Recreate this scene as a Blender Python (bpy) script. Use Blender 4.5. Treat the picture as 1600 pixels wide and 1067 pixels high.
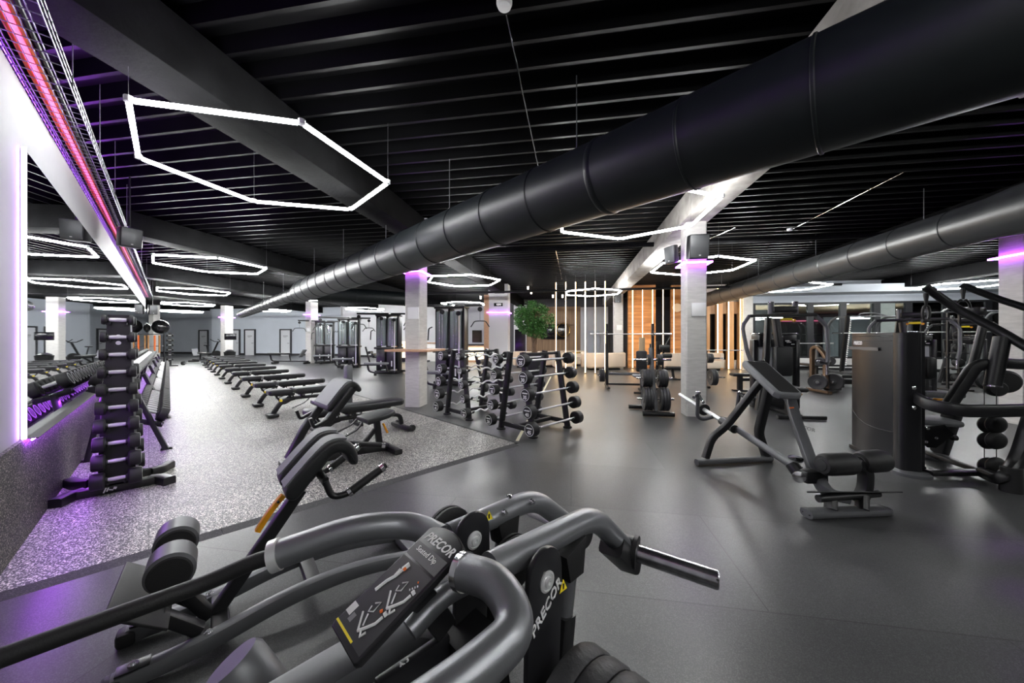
import bpy, bmesh, math, random
from mathutils import Vector, Matrix, Euler, noise
random.seed(7)
PI = math.pi
for o in list(bpy.data.objects): bpy.data.objects.remove(o)
SC = bpy.context.scene; COL = SC.collection
# ------------------------------------------------------------------ camera, exposure, world
HC = 1.40; FPX = 552.0; CX = 800.0; HY = 529.0
cd = bpy.data.cameras.new('camera'); cam = bpy.data.objects.new('camera', cd); COL.objects.link(cam)
cd.sensor_width = 36; cd.lens = FPX/1600*36; cd.shift_y = -(533.5-HY)/1600; cd.clip_start = .05; cd.clip_end = 200
cam.location = (0, 0, HC); cam.rotation_euler = (PI/2, 0, 0); SC.camera = cam
vs = SC.view_settings; vs.view_transform = 'Standard'; vs.look = 'None'; vs.gamma = 1; vs.use_curve_mapping = False
vs.exposure = 0.38
W = bpy.data.worlds.new('world'); SC.world = W; W.use_nodes = True
W.node_tree.nodes['Background'].inputs[0].default_value = (.6, .65, .75, 1); W.node_tree.nodes['Background'].inputs[1].default_value = .02
LED = 62.0; LEDP = 20.0; LEDW = 8.0
# ------------------------------------------------------------------ frames of reference (metres)
def V(*a): return Vector(a)
TH = math.radians(9.5)
UX, VX = V(math.cos(TH), -math.sin(TH), 0), V(math.sin(TH), math.cos(TH), 0)        # column grid
TW = math.radians(44.2)
AX, NX = V(-math.sin(TW), math.cos(TW), 0), V(math.cos(TW), math.sin(TW), 0)        # along / off the mirror wall
def UV(u, v, z=0): return UX*u + VX*v + V(0, 0, z)
def AN(a, n, z=0): return AX*a + NX*n + V(0, 0, z)
def F(px, py, z=0):                                                                # point at height z seen at a photo pixel
    y = FPX*(HC-z)/(py-HY); return V((px-CX)/FPX*y, y, z)
def Q(px, py, y): return V((px-CX)/FPX*y, y, HC-(py-HY)/FPX*y)                      # point at depth y
# ------------------------------------------------------------------ materials
MT = {}
def mat(name, col, rough=.5, metal=0., spec=.5, emit=None, es=0., bump=0., bscale=60., var=0., vscale=8., coat=0., stretch=None):
    m = bpy.data.materials.new(name); m.use_nodes = True; nt = m.node_tree; b = nt.nodes['Principled BSDF']
    c = tuple(col)+(1,)
    b.inputs['Base Color'].default_value = c; b.inputs['Roughness'].default_value = rough; b.inputs['Metallic'].default_value = metal
    b.inputs['Specular IOR Level'].default_value = spec
    if coat: b.inputs['Coat Weight'].default_value = coat; b.inputs['Coat Roughness'].default_value = .1
    if emit: b.inputs['Emission Color'].default_value = tuple(emit)+(1,); b.inputs['Emission Strength'].default_value = es
    tc = nt.nodes.new('ShaderNodeTexCoord'); src = tc.outputs['Object']
    if stretch:
        mp = nt.nodes.new('ShaderNodeMapping'); mp.inputs['Scale'].default_value = stretch; nt.links.new(src, mp.inputs['Vector']); src = mp.outputs[0]
    if var:
        n = nt.nodes.new('ShaderNodeTexNoise'); n.inputs['Scale'].default_value = vscale; n.inputs['Detail'].default_value = 5
        nt.links.new(src, n.inputs['Vector'])
        r = nt.nodes.new('ShaderNodeValToRGB'); e = r.color_ramp.elements
        e[0].position = .3; e[1].position = .7
        e[0].color = tuple(x*(1-var) for x in col)+(1,); e[1].color = tuple(min(1, x*(1+var)) for x in col)+(1,)
        nt.links.new(n.outputs['Fac'], r.inputs[0]); nt.links.new(r.outputs[0], b.inputs['Base Color'])
    if bump:
        n2 = nt.nodes.new('ShaderNodeTexNoise'); n2.inputs['Scale'].default_value = bscale; n2.inputs['Detail'].default_value = 3
        nt.links.new(src, n2.inputs['Vector'])
        bp = nt.nodes.new('ShaderNodeBump'); bp.inputs['Strength'].default_value = bump; bp.inputs['Distance'].default_value = .01
        nt.links.new(n2.outputs['Fac'], bp.inputs['Height']); nt.links.new(bp.outputs[0], b.inputs['Normal'])
    MT[name] = m; return m
def speck(name, base, fleck, amount, rough, scale=220., tile=None, big=0.25):
    """rubber granulate: flecks in a darker base, with slow wear variation and optional tile seams"""
    m = mat(name, base, rough); nt = m.node_tree; b = nt.nodes['Principled BSDF']; L = nt.links.new
    tc = [n for n in nt.nodes if n.type == 'TEX_COORD'][0]; src = tc.outputs['Object']
    v = nt.nodes.new('ShaderNodeTexVoronoi'); v.inputs['Scale'].default_value = scale; L(src, v.inputs['Vector']); sp = nt.nodes.new('ShaderNodeSeparateColor'); L(v.outputs['Color'], sp.inputs[0])
    r = nt.nodes.new('ShaderNodeValToRGB'); e = r.color_ramp.elements
    e[0].position = amount; e[0].color = base+(1,); e[1].position = min(.99, amount+.25); e[1].color = fleck+(1,)
    L(sp.outputs[0], r.inputs[0])
    n = nt.nodes.new('ShaderNodeTexNoise'); n.inputs['Scale'].default_value = .9; n.inputs['Detail'].default_value = 6; L(src, n.inputs['Vector'])
    mr = nt.nodes.new('ShaderNodeMapRange'); mr.inputs[1].default_value = .3; mr.inputs[2].default_value = .7; mr.inputs[3].default_value = 1-big; mr.inputs[4].default_value = 1+big
    L(n.outputs['Fac'], mr.inputs[0])
    mx = nt.nodes.new('ShaderNodeMix'); mx.data_type = 'RGBA'; mx.blend_type = 'MULTIPLY'; mx.inputs[0].default_value = 1
    L(r.outputs[0], mx.inputs[6]); L(mr.outputs[0], mx.inputs[7]); out = mx.outputs[2]
    if tile:
        mp = nt.nodes.new('ShaderNodeMapping'); mp.inputs['Rotation'].default_value[2] = tile[2]; L(src, mp.inputs['Vector'])
        bk = nt.nodes.new('ShaderNodeTexBrick'); L(mp.outputs[0], bk.inputs['Vector'])
        bk.inputs['Scale'].default_value = 1; bk.inputs['Brick Width'].default_value = tile[0]; bk.inputs['Row Height'].default_value = tile[1]
        bk.inputs['Mortar Size'].default_value = .004; bk.offset = tile[3]
        bk.inputs['Color1'].default_value = (.82, .82, .82, 1); bk.inputs['Color2'].default_value = (1.1, 1.1, 1.1, 1); bk.inputs['Mortar'].default_value = (.45, .45, .45, 1)
        m2 = nt.nodes.new('ShaderNodeMix'); m2.data_type = 'RGBA'; m2.blend_type = 'MULTIPLY'; m2.inputs[0].default_value = 1
        L(out, m2.inputs[6]); L(bk.outputs['Color'], m2.inputs[7]); out = m2.outputs[2]
    L(out, b.inputs['Base Color'])
    bp = nt.nodes.new('ShaderNodeBump'); bp.inputs['Strength'].default_value = .25; bp.inputs['Distance'].default_value = .004
    L(sp.outputs[1], bp.inputs['Height']); L(bp.outputs[0], b.inputs['Normal'])
    return m
mat('steel_black', (.009, .009, .010), .38, bump=.05, bscale=400)
mat('satin_black', (.014, .014, .016), .3)
mat('gunmetal', (.24, .245, .26), .36, metal=.7, bump=.06, bscale=500)
mat('steel_grey', (.125, .128, .135), .42, metal=.4, bump=.05, bscale=400)
mat('worn_chrome', (.55, .55, .57), .25, metal=1, var=.35, vscale=25)
mat('bar_steel', (.8, .8, .8), .3, metal=.55)
mat('chrome', (.75, .75, .77), .16, metal=1, var=.12, vscale=30)
mat('knurled', (.72, .72, .73), .4, metal=.5, bump=.5, bscale=300)
mat('placard_grey', (.07, .07, .072), .35); mat('placard_dark', (.028, .03, .03), .3); mat('led_sign', (.9, .8, .6), .5, emit=(1, .80, .50), es=1.1)
mat('stack_grey', (.50, .53, .53), .4); mat('bronze', (.13, .085, .055), .4, metal=.6)
mat('rubber', (.010, .010, .0105), .55, bump=.12, bscale=250)
mat('vinyl', (.013, .014, .015), .42, bump=.15, bscale=180)
mat('vinyl_grey', (.17, .175, .185), .5, bump=.3, bscale=150)
mat('cast_iron', (.03, .03, .032), .5, bump=.15, bscale=120)
mat('yellow', (.85, .36, .01), .4); mat('warn_yellow', (.9, .72, .02), .4); mat('orange_mark', (.8, .16, .02), .5)
mat('white_print', (.75, .75, .75), .5); mat('grey_print', (.22, .22, .23), .5)
mat('ceiling_black', (.0026, .0026, .003), .42, spec=.13, var=.35, vscale=1.5)
mat('beam_black', (.0055, .0055, .006), .8, spec=.06, var=.4, vscale=3, bump=.4, bscale=25)
mat('duct_black', (.009, .012, .0125), .42, spec=.4, bump=.05, bscale=12, var=.15, vscale=3)
mat('duct_grey', (.05, .054, .056), .38, bump=.05, bscale=12, spec=.6)
mat('concrete', (.62, .605, .58), .75, var=.10, vscale=5, bump=.5, bscale=18, stretch=(1, 1, 6))
mat('concrete_raw', (.30, .28, .26), .8, var=.3, vscale=4, bump=.6, bscale=14)
mat('wall_white', (.33, .33, .355), .65, var=.02, bump=.03)
mat('wall_blue', (.56, .60, .66), .7, var=.03, vscale=1)
mat('wall_grey', (.66, .66, .68), .7, var=.03, vscale=1)
mat('wall_dark', (.06, .06, .065), .7, var=.1)
mat('base_dark', (.02, .02, .022), .6)
mat('door_white', (.66, .67, .70), .5, var=.02); mat('frame_dark', (.025, .026, .03), .5)
mat('plaster_box', (.82, .82, .80), .6)
mat('led_white', (1, 1, 1), .5, emit=(.985, 1, .99), es=LED); mat('led_white_mid', (1, 1, 1), .5, emit=(.985, 1, .99), es=LED*1.7); mat('led_white_far', (1, 1, 1), .5, emit=(.985, 1, .99), es=LED*2.7)
mat('led_purple', (1, 1, 1), .5, emit=(.50, .10, 1.0), es=LEDP)
mat('led_violet', (1, 1, 1), .5, emit=(.62, .30, 1.0), es=13)
mat('led_up', (1, 1, 1), .5, emit=(.42, .08, 1.0), es=70)
mat('led_under', (1, 1, 1), .5, emit=(.42, .07, 1.0), es=110)
mat('led_pink', (1, 1, 1), .5, emit=(1, .10, .28), es=1.3)
mat('led_warm', (1, 1, 1), .5, emit=(1, .66, .31), es=LEDW)
mat('led_spot', (1, 1, 1), .5, emit=(1, .85, .65), es=10)
mat('mirror', (.86, .88, .90), .015, metal=1)
mat('plastic_white', (.9, .9, .9), .4); mat('screen', (.008, .008, .01), .12)
mat('paper', (.75, .75, .73), .6)
mat('sofa', (.70, .58, .46), .85, bump=.3, bscale=200); mat('brass', (.6, .38, .12), .3, metal=1)
mat('tree_bark', (.16, .10, .06), .85, bump=.8, bscale=40, var=.3); mat('leaf', (.045, .15, .025), .5, var=.5, vscale=4)
mat('glossy_ball', (.012, .012, .013), .08); mat('wood_edge', (.58, .34, .20), .5, var=.15, vscale=6, stretch=(1, 12, 12))
mat('beige', (.40, .29, .18), .8); mat('cardboard', (.45, .22, .08), .7); mat('straw', (.62, .58, .46), .8)
mat('smoke_panel', (.22, .26, .26), .15, spec=.6, coat=.5)
mat('tape', (.72, .68, .5), .7)
def wood(name, c1, c2, sc):
    m = mat(name, c1, .5); nt = m.node_tree; b = nt.nodes['Principled BSDF']; L = nt.links.new
    tc = [n for n in nt.nodes if n.type == 'TEX_COORD'][0]
    mp = nt.nodes.new('ShaderNodeMapping'); mp.inputs['Scale'].default_value = sc; L(tc.outputs['Object'], mp.inputs['Vector'])
    n = nt.nodes.new('ShaderNodeTexNoise'); n.inputs['Scale'].default_value = 1; n.inputs['Detail'].default_value = 6; n.inputs['Distortion'].default_value = .6; L(mp.outputs[0], n.inputs['Vector'])
    r = nt.nodes.new('ShaderNodeValToRGB'); e = r.color_ramp.elements; e[0].position = .35; e[0].color = c1+(1,); e[1].position = .65; e[1].color = c2+(1,)
    L(n.outputs['Fac'], r.inputs[0]); L(r.outputs[0], b.inputs['Base Color']); return m
wood('wood_boards', (.30, .13, .045), (.52, .26, .10), (.7, .7, 9))
wood('wood_panel', (.22, .13, .07), (.36, .23, .13), (14, 14, .4))
wood('wood_slat', (.34, .20, .10), (.5, .32, .17), (9, 9, .5))
speck('floor_rubber', (.054, .055, .056), (.104, .105, .107), .6, .31, 300, (2.0, 1.0, TH, .5), .14)
speck('floor_fleck', (.085, .084, .08), (.90, .87, .80), .62, .45, 165, (1.0, 1.0, TW, 0.), .10)
speck('wall_fleck', (.020, .019, .02), (.42, .38, .33), .74, .6, 165, None, .2)
speck('ramp_rubber', (.03, .03, .031), (.09, .09, .09), .7, .6, 250, None, .1)
g = bpy.data.materials.new('glass'); g.use_nodes = True; nt = g.node_tree; nt.nodes.clear()
o_ = nt.nodes.new('ShaderNodeOutputMaterial'); mx = nt.nodes.new('ShaderNodeMixShader'); tr = nt.nodes.new('ShaderNodeBsdfTransparent'); gl = nt.nodes.new('ShaderNodeBsdfGlossy')
fr = nt.nodes.new('ShaderNodeFresnel'); fr.inputs[0].default_value = 1.6; tr.inputs[0].default_value = (.72, .78, .78, 1); gl.inputs['Roughness'].default_value = .01
nt.links.new(fr.outputs[0], mx.inputs[0]); nt.links.new(tr.outputs[0], mx.inputs[1]); nt.links.new(gl.outputs[0], mx.inputs[2]); nt.links.new(mx.outputs[0], o_.inputs[0]); MT['glass'] = g
# ------------------------------------------------------------------ mesh toolkit
def rot_to(d, up=V(0, 0, 1)):
    """matrix whose z axis is d and y axis is close to up"""
    z = d.normalized(); x = up.cross(z)
    if x.length < 1e-4: x = V(1, 0, 0).cross(z) if abs(z.x) < .9 else V(0, 1, 0).cross(z)
    x.normalize(); y = z.cross(x); return Matrix((x, y, z)).transposed()
def basis(x, y, z, o): 
    m = Matrix((x, y, z)).transposed().to_4x4(); m.translation = o; return m
def rounded(pts, R, k=5):
    pts = [Vector(p) for p in pts]
    if not R or len(pts) < 3: return pts
    out = [pts[0]]
    for i in range(1, len(pts)-1):
        a, b, c = pts[i-1], pts[i], pts[i+1]; r = min(R, (a-b).length*.49, (c-b).length*.49)
        p, q = b+(a-b).normalized()*r, b+(c-b).normalized()*r
        for j in range(k+1):
            t = j/k; out.append(p*(1-t)**2+b*2*t*(1-t)+q*t*t)
    out.append(pts[-1]); return out
def chaikin(p, closed=True, it=2):
    for _ in range(it):
        n = len(p); q = [] if closed else [p[0]]
        for i in range(n if closed else n-1):
            a, b = p[i], p[(i+1) % n]; q += [(a[0]*.75+b[0]*.25, a[1]*.75+b[1]*.25), (a[0]*.25+b[0]*.75, a[1]*.25+b[1]*.75)]
        p = q if closed else q+[p[-1]]
    return p
def circ(r, n=12, ry=None): return [(r*math.cos(2*PI*i/n), (ry or r)*math.sin(2*PI*i/n)) for i in range(n)]
def rrect(w, h, r, k=2):
    o = []
    for cx, cy, a0 in ((w/2-r, h/2-r, 0), (-w/2+r, h/2-r, 90), (-w/2+r, -h/2+r, 180), (w/2-r, -h/2+r, 270)):
        for j in range(k+1):
            a = math.radians(a0+90*j/k); o.append((cx+r*math.cos(a), cy+r*math.sin(a)))
    return o
class MB:
    def __init__(s): s.v = []; s.f = []
    def add(s, vs, fs):
        b = len(s.v); s.v += [Vector(p) for p in vs]; s.f += [tuple(i+b for i in f) for f in fs]; return s
    def sweep(s, pts, sec, up=V(0, 0, 1), close=False, caps=True, scl=None):
        pts = [Vector(p) for p in pts]; n = len(sec); m = len(pts); vs = []
        prev = None
        for i, p in enumerate(pts):
            if close: t = (pts[(i+1) % m]-p).normalized()+(p-pts[i-1]).normalized()
            elif i == 0: t = pts[1]-p
            elif i == m-1: t = p-pts[i-1]
            else: t = (pts[i+1]-p).normalized()+(p-pts[i-1]).normalized()
            t.normalize()
            d = None
            if i and i < m-1 or close: d = (pts[(i+1) % m]-p).normalized()
            sx = t.cross(up)
            if sx.length < .05: sx = prev.copy() if prev else t.cross(V(1, 0, 0) if abs(t.x) < .9 else V(0, 1, 0))
            sx.normalize()
            if prev and sx.dot(prev) < 0: sx = -sx
            prev = sx; sy = sx.cross(t).normalized()
            k = scl[i] if scl else 1
            vs += [p+sx*(a*k)+sy*(b*k) for a, b in sec]
        fs = []
        for i in range(m if close else m-1):
            j = (i+1) % m
            fs += [(i*n+q, i*n+(q+1) % n, j*n+(q+1) % n, j*n+q) for q in range(n)]
        if caps and not close: fs += [tuple(range(n)[::-1]), tuple(range((m-1)*n, m*n))]
        return s.add(vs, fs)
    def tube(s, pts, r, R=0, n=12, up=V(0, 0, 1), k=5): return s.sweep(rounded(pts, R, k), circ(r, n), up)
    def bar(s, pts, w, h, R=0, r=None, up=V(0, 0, 1), k=5):
        """rectangular / oval tube, w across, h along up"""
        return s.sweep(rounded(pts, R, k), rrect(w, h, r if r is not None else min(w, h)*.2), up)
    def cyl(s, a, b, r, r2=None, n=20): 
        return s.sweep([a, b], circ(1, n), scl=[r, r if r2 is None else r2])
    def lathe(s, prof, o=V(0, 0, 0), ax=V(0, 0, 1), n=24):
        M = rot_to(Vector(ax)); vs = []; o = Vector(o)
        for r, z in prof: vs += [o+M@V(r*math.cos(2*PI*i/n), r*math.sin(2*PI*i/n), z) for i in range(n)]
        fs = [(i*n+q, i*n+(q+1) % n, (i+1)*n+(q+1) % n, (i+1)*n+q) for i in range(len(prof)-1) for q in range(n)]
        if prof[0][0] > 1e-5: fs.append(tuple(range(n)[::-1]))
        if prof[-1][0] > 1e-5: fs.append(tuple(range((len(prof)-1)*n, len(prof)*n)))
        return s.add(vs, fs)
    def box(s, c, size, R=None, bev=0, seg=2):
        """box centred at c; R = yaw angle or 3x3 matrix; bev rounds its edges"""
        M = Matrix.Rotation(R, 3, 'Z') if isinstance(R, (int, float)) else (R or Matrix.Identity(3)); c = Vector(c)
        x, y, z = [q/2 for q in size]
        if not bev:
            vs = [c+M@V(a*x, b*y, d*z) for d in (-1, 1) for b in (-1, 1) for a in (-1, 1)]
            return s.add(vs, [(0, 2, 3, 1), (4, 5, 7, 6), (0, 1, 5, 4), (2, 6, 7, 3), (0, 4, 6, 2), (1, 3, 7, 5)])
        bm = bmesh.new(); bmesh.ops.create_cube(bm, size=1)
        for q in bm.verts: q.co = V(q.co.x*size[0], q.co.y*size[1], q.co.z*size[2])
        bmesh.ops.bevel(bm, geom=bm.edges[:], offset=min(bev, min(size)*.49), segments=seg, profile=.5, affect='EDGES')
        bm.verts.index_update(); s.add([c+M@q.co for q in bm.verts], [tuple(q.index for q in f.verts) for f in bm.faces]); bm.free(); return s
    def pad(s, poly, thick, M, bev=.02, seg=3):
        """cushion: outline poly (x,y) in frame M extruded along z by thick, rounded edges"""
        bm = bmesh.new(); a = [bm.verts.new((x, y, 0)) for x, y in poly]; f = bm.faces.new(a)
        r = bmesh.ops.extrude_face_region(bm, geom=[f]); vv = [e for e in r['geom'] if isinstance(e, bmesh.types.BMVert)]
        bmesh.ops.translate(bm, verts=vv, vec=(0, 0, thick)); bmesh.ops.recalc_face_normals(bm, faces=bm.faces[:])
        if bev:
            ed = [e for e in bm.edges if abs(e.verts[0].co.z-e.verts[1].co.z) < 1e-6]
            bmesh.ops.bevel(bm, geom=ed, offset=min(bev, thick*.49), segments=seg, profile=.5, affect='EDGES')
        bm.verts.index_update(); s.add([M@q.co for q in bm.verts], [tuple(q.index for q in f.verts) for f in bm.faces]); bm.free(); return s
    def sphere(s, c, r, sc=(1, 1, 1), n=20, m=12):
        c = Vector(c); prof = [(math.sin(PI*i/m), -math.cos(PI*i/m)) for i in range(m+1)]; vs = []
        for a, z in prof: vs += [c+V(a*math.cos(2*PI*i/n)*r*sc[0], a*math.sin(2*PI*i/n)*r*sc[1], z*r*sc[2]) for i in range(n)]
        return s.add(vs, [(i*n+q, i*n+(q+1) % n, (i+1)*n+(q+1) % n, (i+1)*n+q) for i in range(m) for q in range(n)])
    def build(s, name, m, parent=None, sharp=35, label=None):
        o0 = V(0, 0, 0); q = parent
        while q: o0 += q.location; q = q.parent
        me = bpy.data.meshes.new(name); me.from_pydata([p-o0 for p in s.v], [], s.f); me.update()
        bm = bmesh.new(); bm.from_mesh(me); bmesh.ops.remove_doubles(bm, verts=bm.verts[:], dist=1e-6); bmesh.ops.recalc_face_normals(bm, faces=bm.faces[:]); bm.to_mesh(me); bm.free()
        me.shade_smooth(); me.set_sharp_from_angle(angle=math.radians(sharp)); me.materials.append(MT[m])
        o = bpy.data.objects.new(name, me); COL.objects.link(o)
        if parent: o.parent = parent
        if label: o['label'] = label
        return o
def thing(name, label, cat, loc=(0, 0, 0), rz=0, group=None):
    o = bpy.data.objects.new(name, None); o.empty_display_size = .1; COL.objects.link(o); o.location = loc; o.rotation_euler = (0, 0, rz)
    return tag(o, label, cat, group)
def tag(o, label, cat, group=None):
    o['label'] = label; o['category'] = cat
    if group: o['group'] = group
    return o
def solo(mb, name, m, label, cat, group=None, sharp=35):
    """a thing that is one mesh, its origin moved to its base"""
    xs = [p.x for p in mb.v]; ys = [p.y for p in mb.v]; b = V((min(xs)+max(xs))/2, (min(ys)+max(ys))/2, min(p.z for p in mb.v))
    mb.v = [p-b for p in mb.v]; o = mb.build(name, m, None, sharp); o.location = b; return tag(o, label, cat, group)
def struct(mb, name, m, sharp=35): o = mb.build(name, m, None, sharp); o['kind'] = 'structure'; return o
def dup(o, loc=None, rz=None, label=None, parent=None, group=None):
    c = o.copy(); COL.objects.link(c)
    if parent: c.parent = parent
    if loc is not None: c.location = loc
    if rz is not None: c.rotation_euler = (0, 0, rz)
    if label: c['label'] = label
    if group: c['group'] = group
    for ch in list(KIDS.get(o.name) or o.children):
        dup(ch, parent=c)
    return c
KIDS = {}
def text(s, size, M, m, parent=None, name='lettering', th=.0008, shear=0, bold=0, label=None, align='CENTER'):
    cu = bpy.data.curves.new(name, 'FONT'); cu.body = s; cu.size = size; cu.extrude = th; cu.align_x = align; cu.align_y = 'CENTER'; cu.shear = shear; cu.offset = bold; cu.resolution_u = 2
    t = bpy.data.objects.new(name, cu); me = bpy.data.meshes.new_from_object(t); bpy.data.objects.remove(t)
    o0 = V(0, 0, 0); q = parent
    while q: o0 += q.location; q = q.parent
    me.transform(Matrix.Translation(-o0)@M); me.materials.clear(); me.materials.append(MT[m])
    o = bpy.data.objects.new(name, me); COL.objects.link(o)
    if parent: o.parent = parent
    if label: o['label'] = label
    return o
def facing(o, normal, up=V(0, 0, 1)):
    """frame at o whose z looks along normal, x to the right for someone facing it"""
    z = Vector(normal).normalized(); x = Vector(up).cross(z).normalized(); y = z.cross(x); return basis(x, y, z, Vector(o))
# ------------------------------------------------------------------ room shell
CEIL = 3.95
def quadbox(p0, p1, t, z0, z1, name, m, nrm):
    """vertical slab from p0 to p1, thickness t on the side of nrm"""
    d = nrm.normalized()*t; mb = MB(); q = [p0, p1, p1+d, p0+d]
    mb.add([V(a.x, a.y, z) for z in (z0, z1) for a in q], [(0, 1, 2, 3), (4, 7, 6, 5), (0, 4, 5, 1), (1, 5, 6, 2), (2, 6, 7, 3), (3, 7, 4, 0)])
    return struct(mb, name, m)
fl = MB(); fl.box(UV(-9, 10, -.05), (76, 40, .1), -TH); struct(fl, 'floor', 'floor_rubber')
NW = -.726                                                             # mirror wall plane
# flecked mat zone, 15 mm thick with a bevelled ramp on its free edges
mz = MB(); A0, A1, N1 = 3.33, 24.5, 3.29; t = .016
c = [AN(A0, NW), AN(A0, N1), AN(A1, N1), AN(A1, NW)]
mz.add([p+V(0, 0, z) for z in (0, t) for p in c], [(0, 1, 2, 3), (4, 7, 6, 5), (0, 4, 5, 1), (1, 5, 6, 2), (2, 6, 7, 3), (3, 7, 4, 0)])
struct(mz, 'floor_1', 'floor_fleck')
rp = MB()
def ramp(a0, n0, a1, n1, oa, on):
    p, q = AN(a0, n0), AN(a1, n1); o = AX*oa+NX*on
    rp.add([p, q, q+V(0, 0, t), p+V(0, 0, t), p+o, q+o], [(0, 1, 2, 3), (3, 2, 5, 4), (0, 4, 5, 1), (0, 3, 4), (1, 5, 2)])
for i in range(4): ramp(A0, NW+i*1.004, A0, NW+(i+1)*1.004-.004, -.085, 0)
for i in range(21): ramp(A0+i*1.004, N1, A0+(i+1)*1.004-.004, N1, 0, .085)
struct(rp, 'trim_1', 'ramp_rubber', 20)
# ceiling: trapezoidal steel deck, ribs run along u
ce = MB(); U0, U1 = -46, 27; prof = []; v = -9.0
while v < 29:
    prof += [(v, CEIL), (v+.038, CEIL), (v+.06, CEIL+.15), (v+.278, CEIL+.15)]; v += .3
vs = [UV(U0, a, z) for a, z in prof]+[UV(U1, a, z) for a, z in prof]; n = len(prof)
ce.add(vs, [(i, i+1, n+i+1, n+i) for i in range(n-1)])
ce.add([UV(U0, -9, CEIL+.25), UV(U1, -9, CEIL+.25), UV(U1, 29, CEIL+.25), UV(U0, 29, CEIL+.25)], [(0, 1, 2, 3)])
struct(ce, 'ceiling', 'ceiling_black', 10)
# concrete beams along v, resting on the columns
BEAMU = [-20.3, -14.5, -8.9, -3.28, 2.2, 7.45, 13.6, 19.2]
for i, u in enumerate(BEAMU):
    b = MB(); b.box(UV(u, 9, 3.725), (.46, 36, .45), -TH, .012); struct(b, 'trim_%d' % (i+2), 'concrete_raw' if u == 2.2 else 'beam_black')
# walls
def wall_uv(u0, v0, u1, v1, z0, z1, name, m, nr, t=.2): return quadbox(UV(u0, v0), UV(u1, v1), t, z0, z1, name, m, nr)
WT = 3.15
quadbox(AN(-3, NW), AN(.45, NW), .2, 0, WT, 'wall_left', 'wall_white', -NX)                  # painted stretch before the mirrors
quadbox(AN(.45, NW), AN(22.6, NW), .2, 0, WT, 'wall_left.001', 'wall_white', -NX)
b = MB(); p = AN((22.6-3)/2, NW+.011, .355); b.box(p, (25.6, .022, .71), PI/2+TW); o = struct(b, 'trim_20', 'wall_fleck')

def onV(px, v):                                                        # where the photo column px meets the plane v = const
    x = (px-CX)/FPX; y = v/(x*VX.x+VX.y); return V(x*y, y, 0)
def uof(p): return p.dot(UX)
wall_uv(-46, 27.4, -31, 27.4, 0, 4.15, 'wall_far', 'wall_blue', VX)
wall_uv(-31, 26, -17.4, 26, 0, 4.15, 'wall_far.001', 'wall_blue', VX); wall_uv(-31, 26, -31, 27.4, 0, 4.15, 'wall_far.002', 'wall_blue', UX)
wall_uv(-17.4, 24.5, -4.6, 24.5, 0, 4.15, 'wall_far.003', 'wall_grey', VX); wall_uv(-17.4, 24.5, -17.4, 26, 0, 4.15, 'wall_far.004', 'wall_grey', UX)
wall_uv(-4.6, 23, 12, 23, 0, 4.15, 'wall_far.005', 'wall_dark', VX)
wall_uv(-46, -9, 27, -9, 0, 4.15, 'wall_back', 'wall_dark', -VX)
wall_uv(27, -9, 27, 29, 0, 4.15, 'wall_right', 'wall_grey', UX)
wall_uv(-46, 29, -46, -9, 0, 4.15, 'wall_end', 'wall_blue', -UX)
for nm, a in (('baseboard_far', (-31, 26, -17.4, 26)), ('baseboard_far.001', (-46, 27.4, -31, 27.4)), ('baseboard_far.002', (-17.4, 24.5, -4.6, 24.5))):
    quadbox(UV(a[0], a[1]), UV(a[2], a[3]), .03, 0, .16, nm, 'base_dark', -VX)
# doors in the far wall
def door(n, p, w, h, m='door_white', words='', nrm=-VX, off=.04):
    d = thing('door_%d' % n, '', 'door', p); del d['label'], d['category']; d['kind'] = 'structure'
    x = UX; f = MB()
    for s in (-1, 1): f.box(p+x*(s*(w/2+.05))+nrm*.05+V(0, 0, h/2), (.10, .10, h), -TH)
    f.box(p+nrm*.05+V(0, 0, h+.05), (w+.2, .10, .10), -TH); f.build('door_frame', 'frame_dark', d)
    l = MB(); l.box(p+nrm*.03+V(0, 0, h/2), (w, .06, h), -TH); lf = l.build('door_leaf', m, d)
    k = MB(); k.cyl(p+x*(w/2-.1)+nrm*.06+V(0, 0, 1.02), p+x*(w/2-.1)+nrm*.13+V(0, 0, 1.02), .015); k.box(p+x*(w/2-.16)+nrm*.125+V(0, 0, 1.02), (.14, .02, .025), -TH); k.build('door_handle', 'steel_black', lf)
    if words:
        s = MB(); s.box(p+nrm*.065+V(0, 0, 1.62), (w*.5, .008, .05), -TH); s.box(p+nrm*.065+V(-.05, 0, 1.52), (w*.3, .008, .03), -TH); s.build('lettering', 'grey_print', lf)
door(1, onV(319, 27.4), .85, 2.1, words='x'); door(2, onV(367.5, 26), .9, 2.1, words='x'); door(3, onV(391.3, 26), .9, 2.1, words='x'); door(4, onV(447, 26), .9, 2.1, words='x')
# mirrors: seven tall panes along the left wall
MZ0, MZ1, MA0, MA1 = .717, 2.70, 4.06, 22.4
for i in range(7):
    a0 = MA0+(MA1-MA0)*i/7; a1 = MA0+(MA1-MA0)*(i+1)/7-.004; b = MB()
    b.box(AN((a0+a1)/2, NW+.014, (MZ0+MZ1)/2), (a1-a0, .012, MZ1-MZ0), PI/2+TW)
    struct(b, 'wall_mirror' if not i else 'wall_mirror.%03d' % i, 'mirror', 10)
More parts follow.
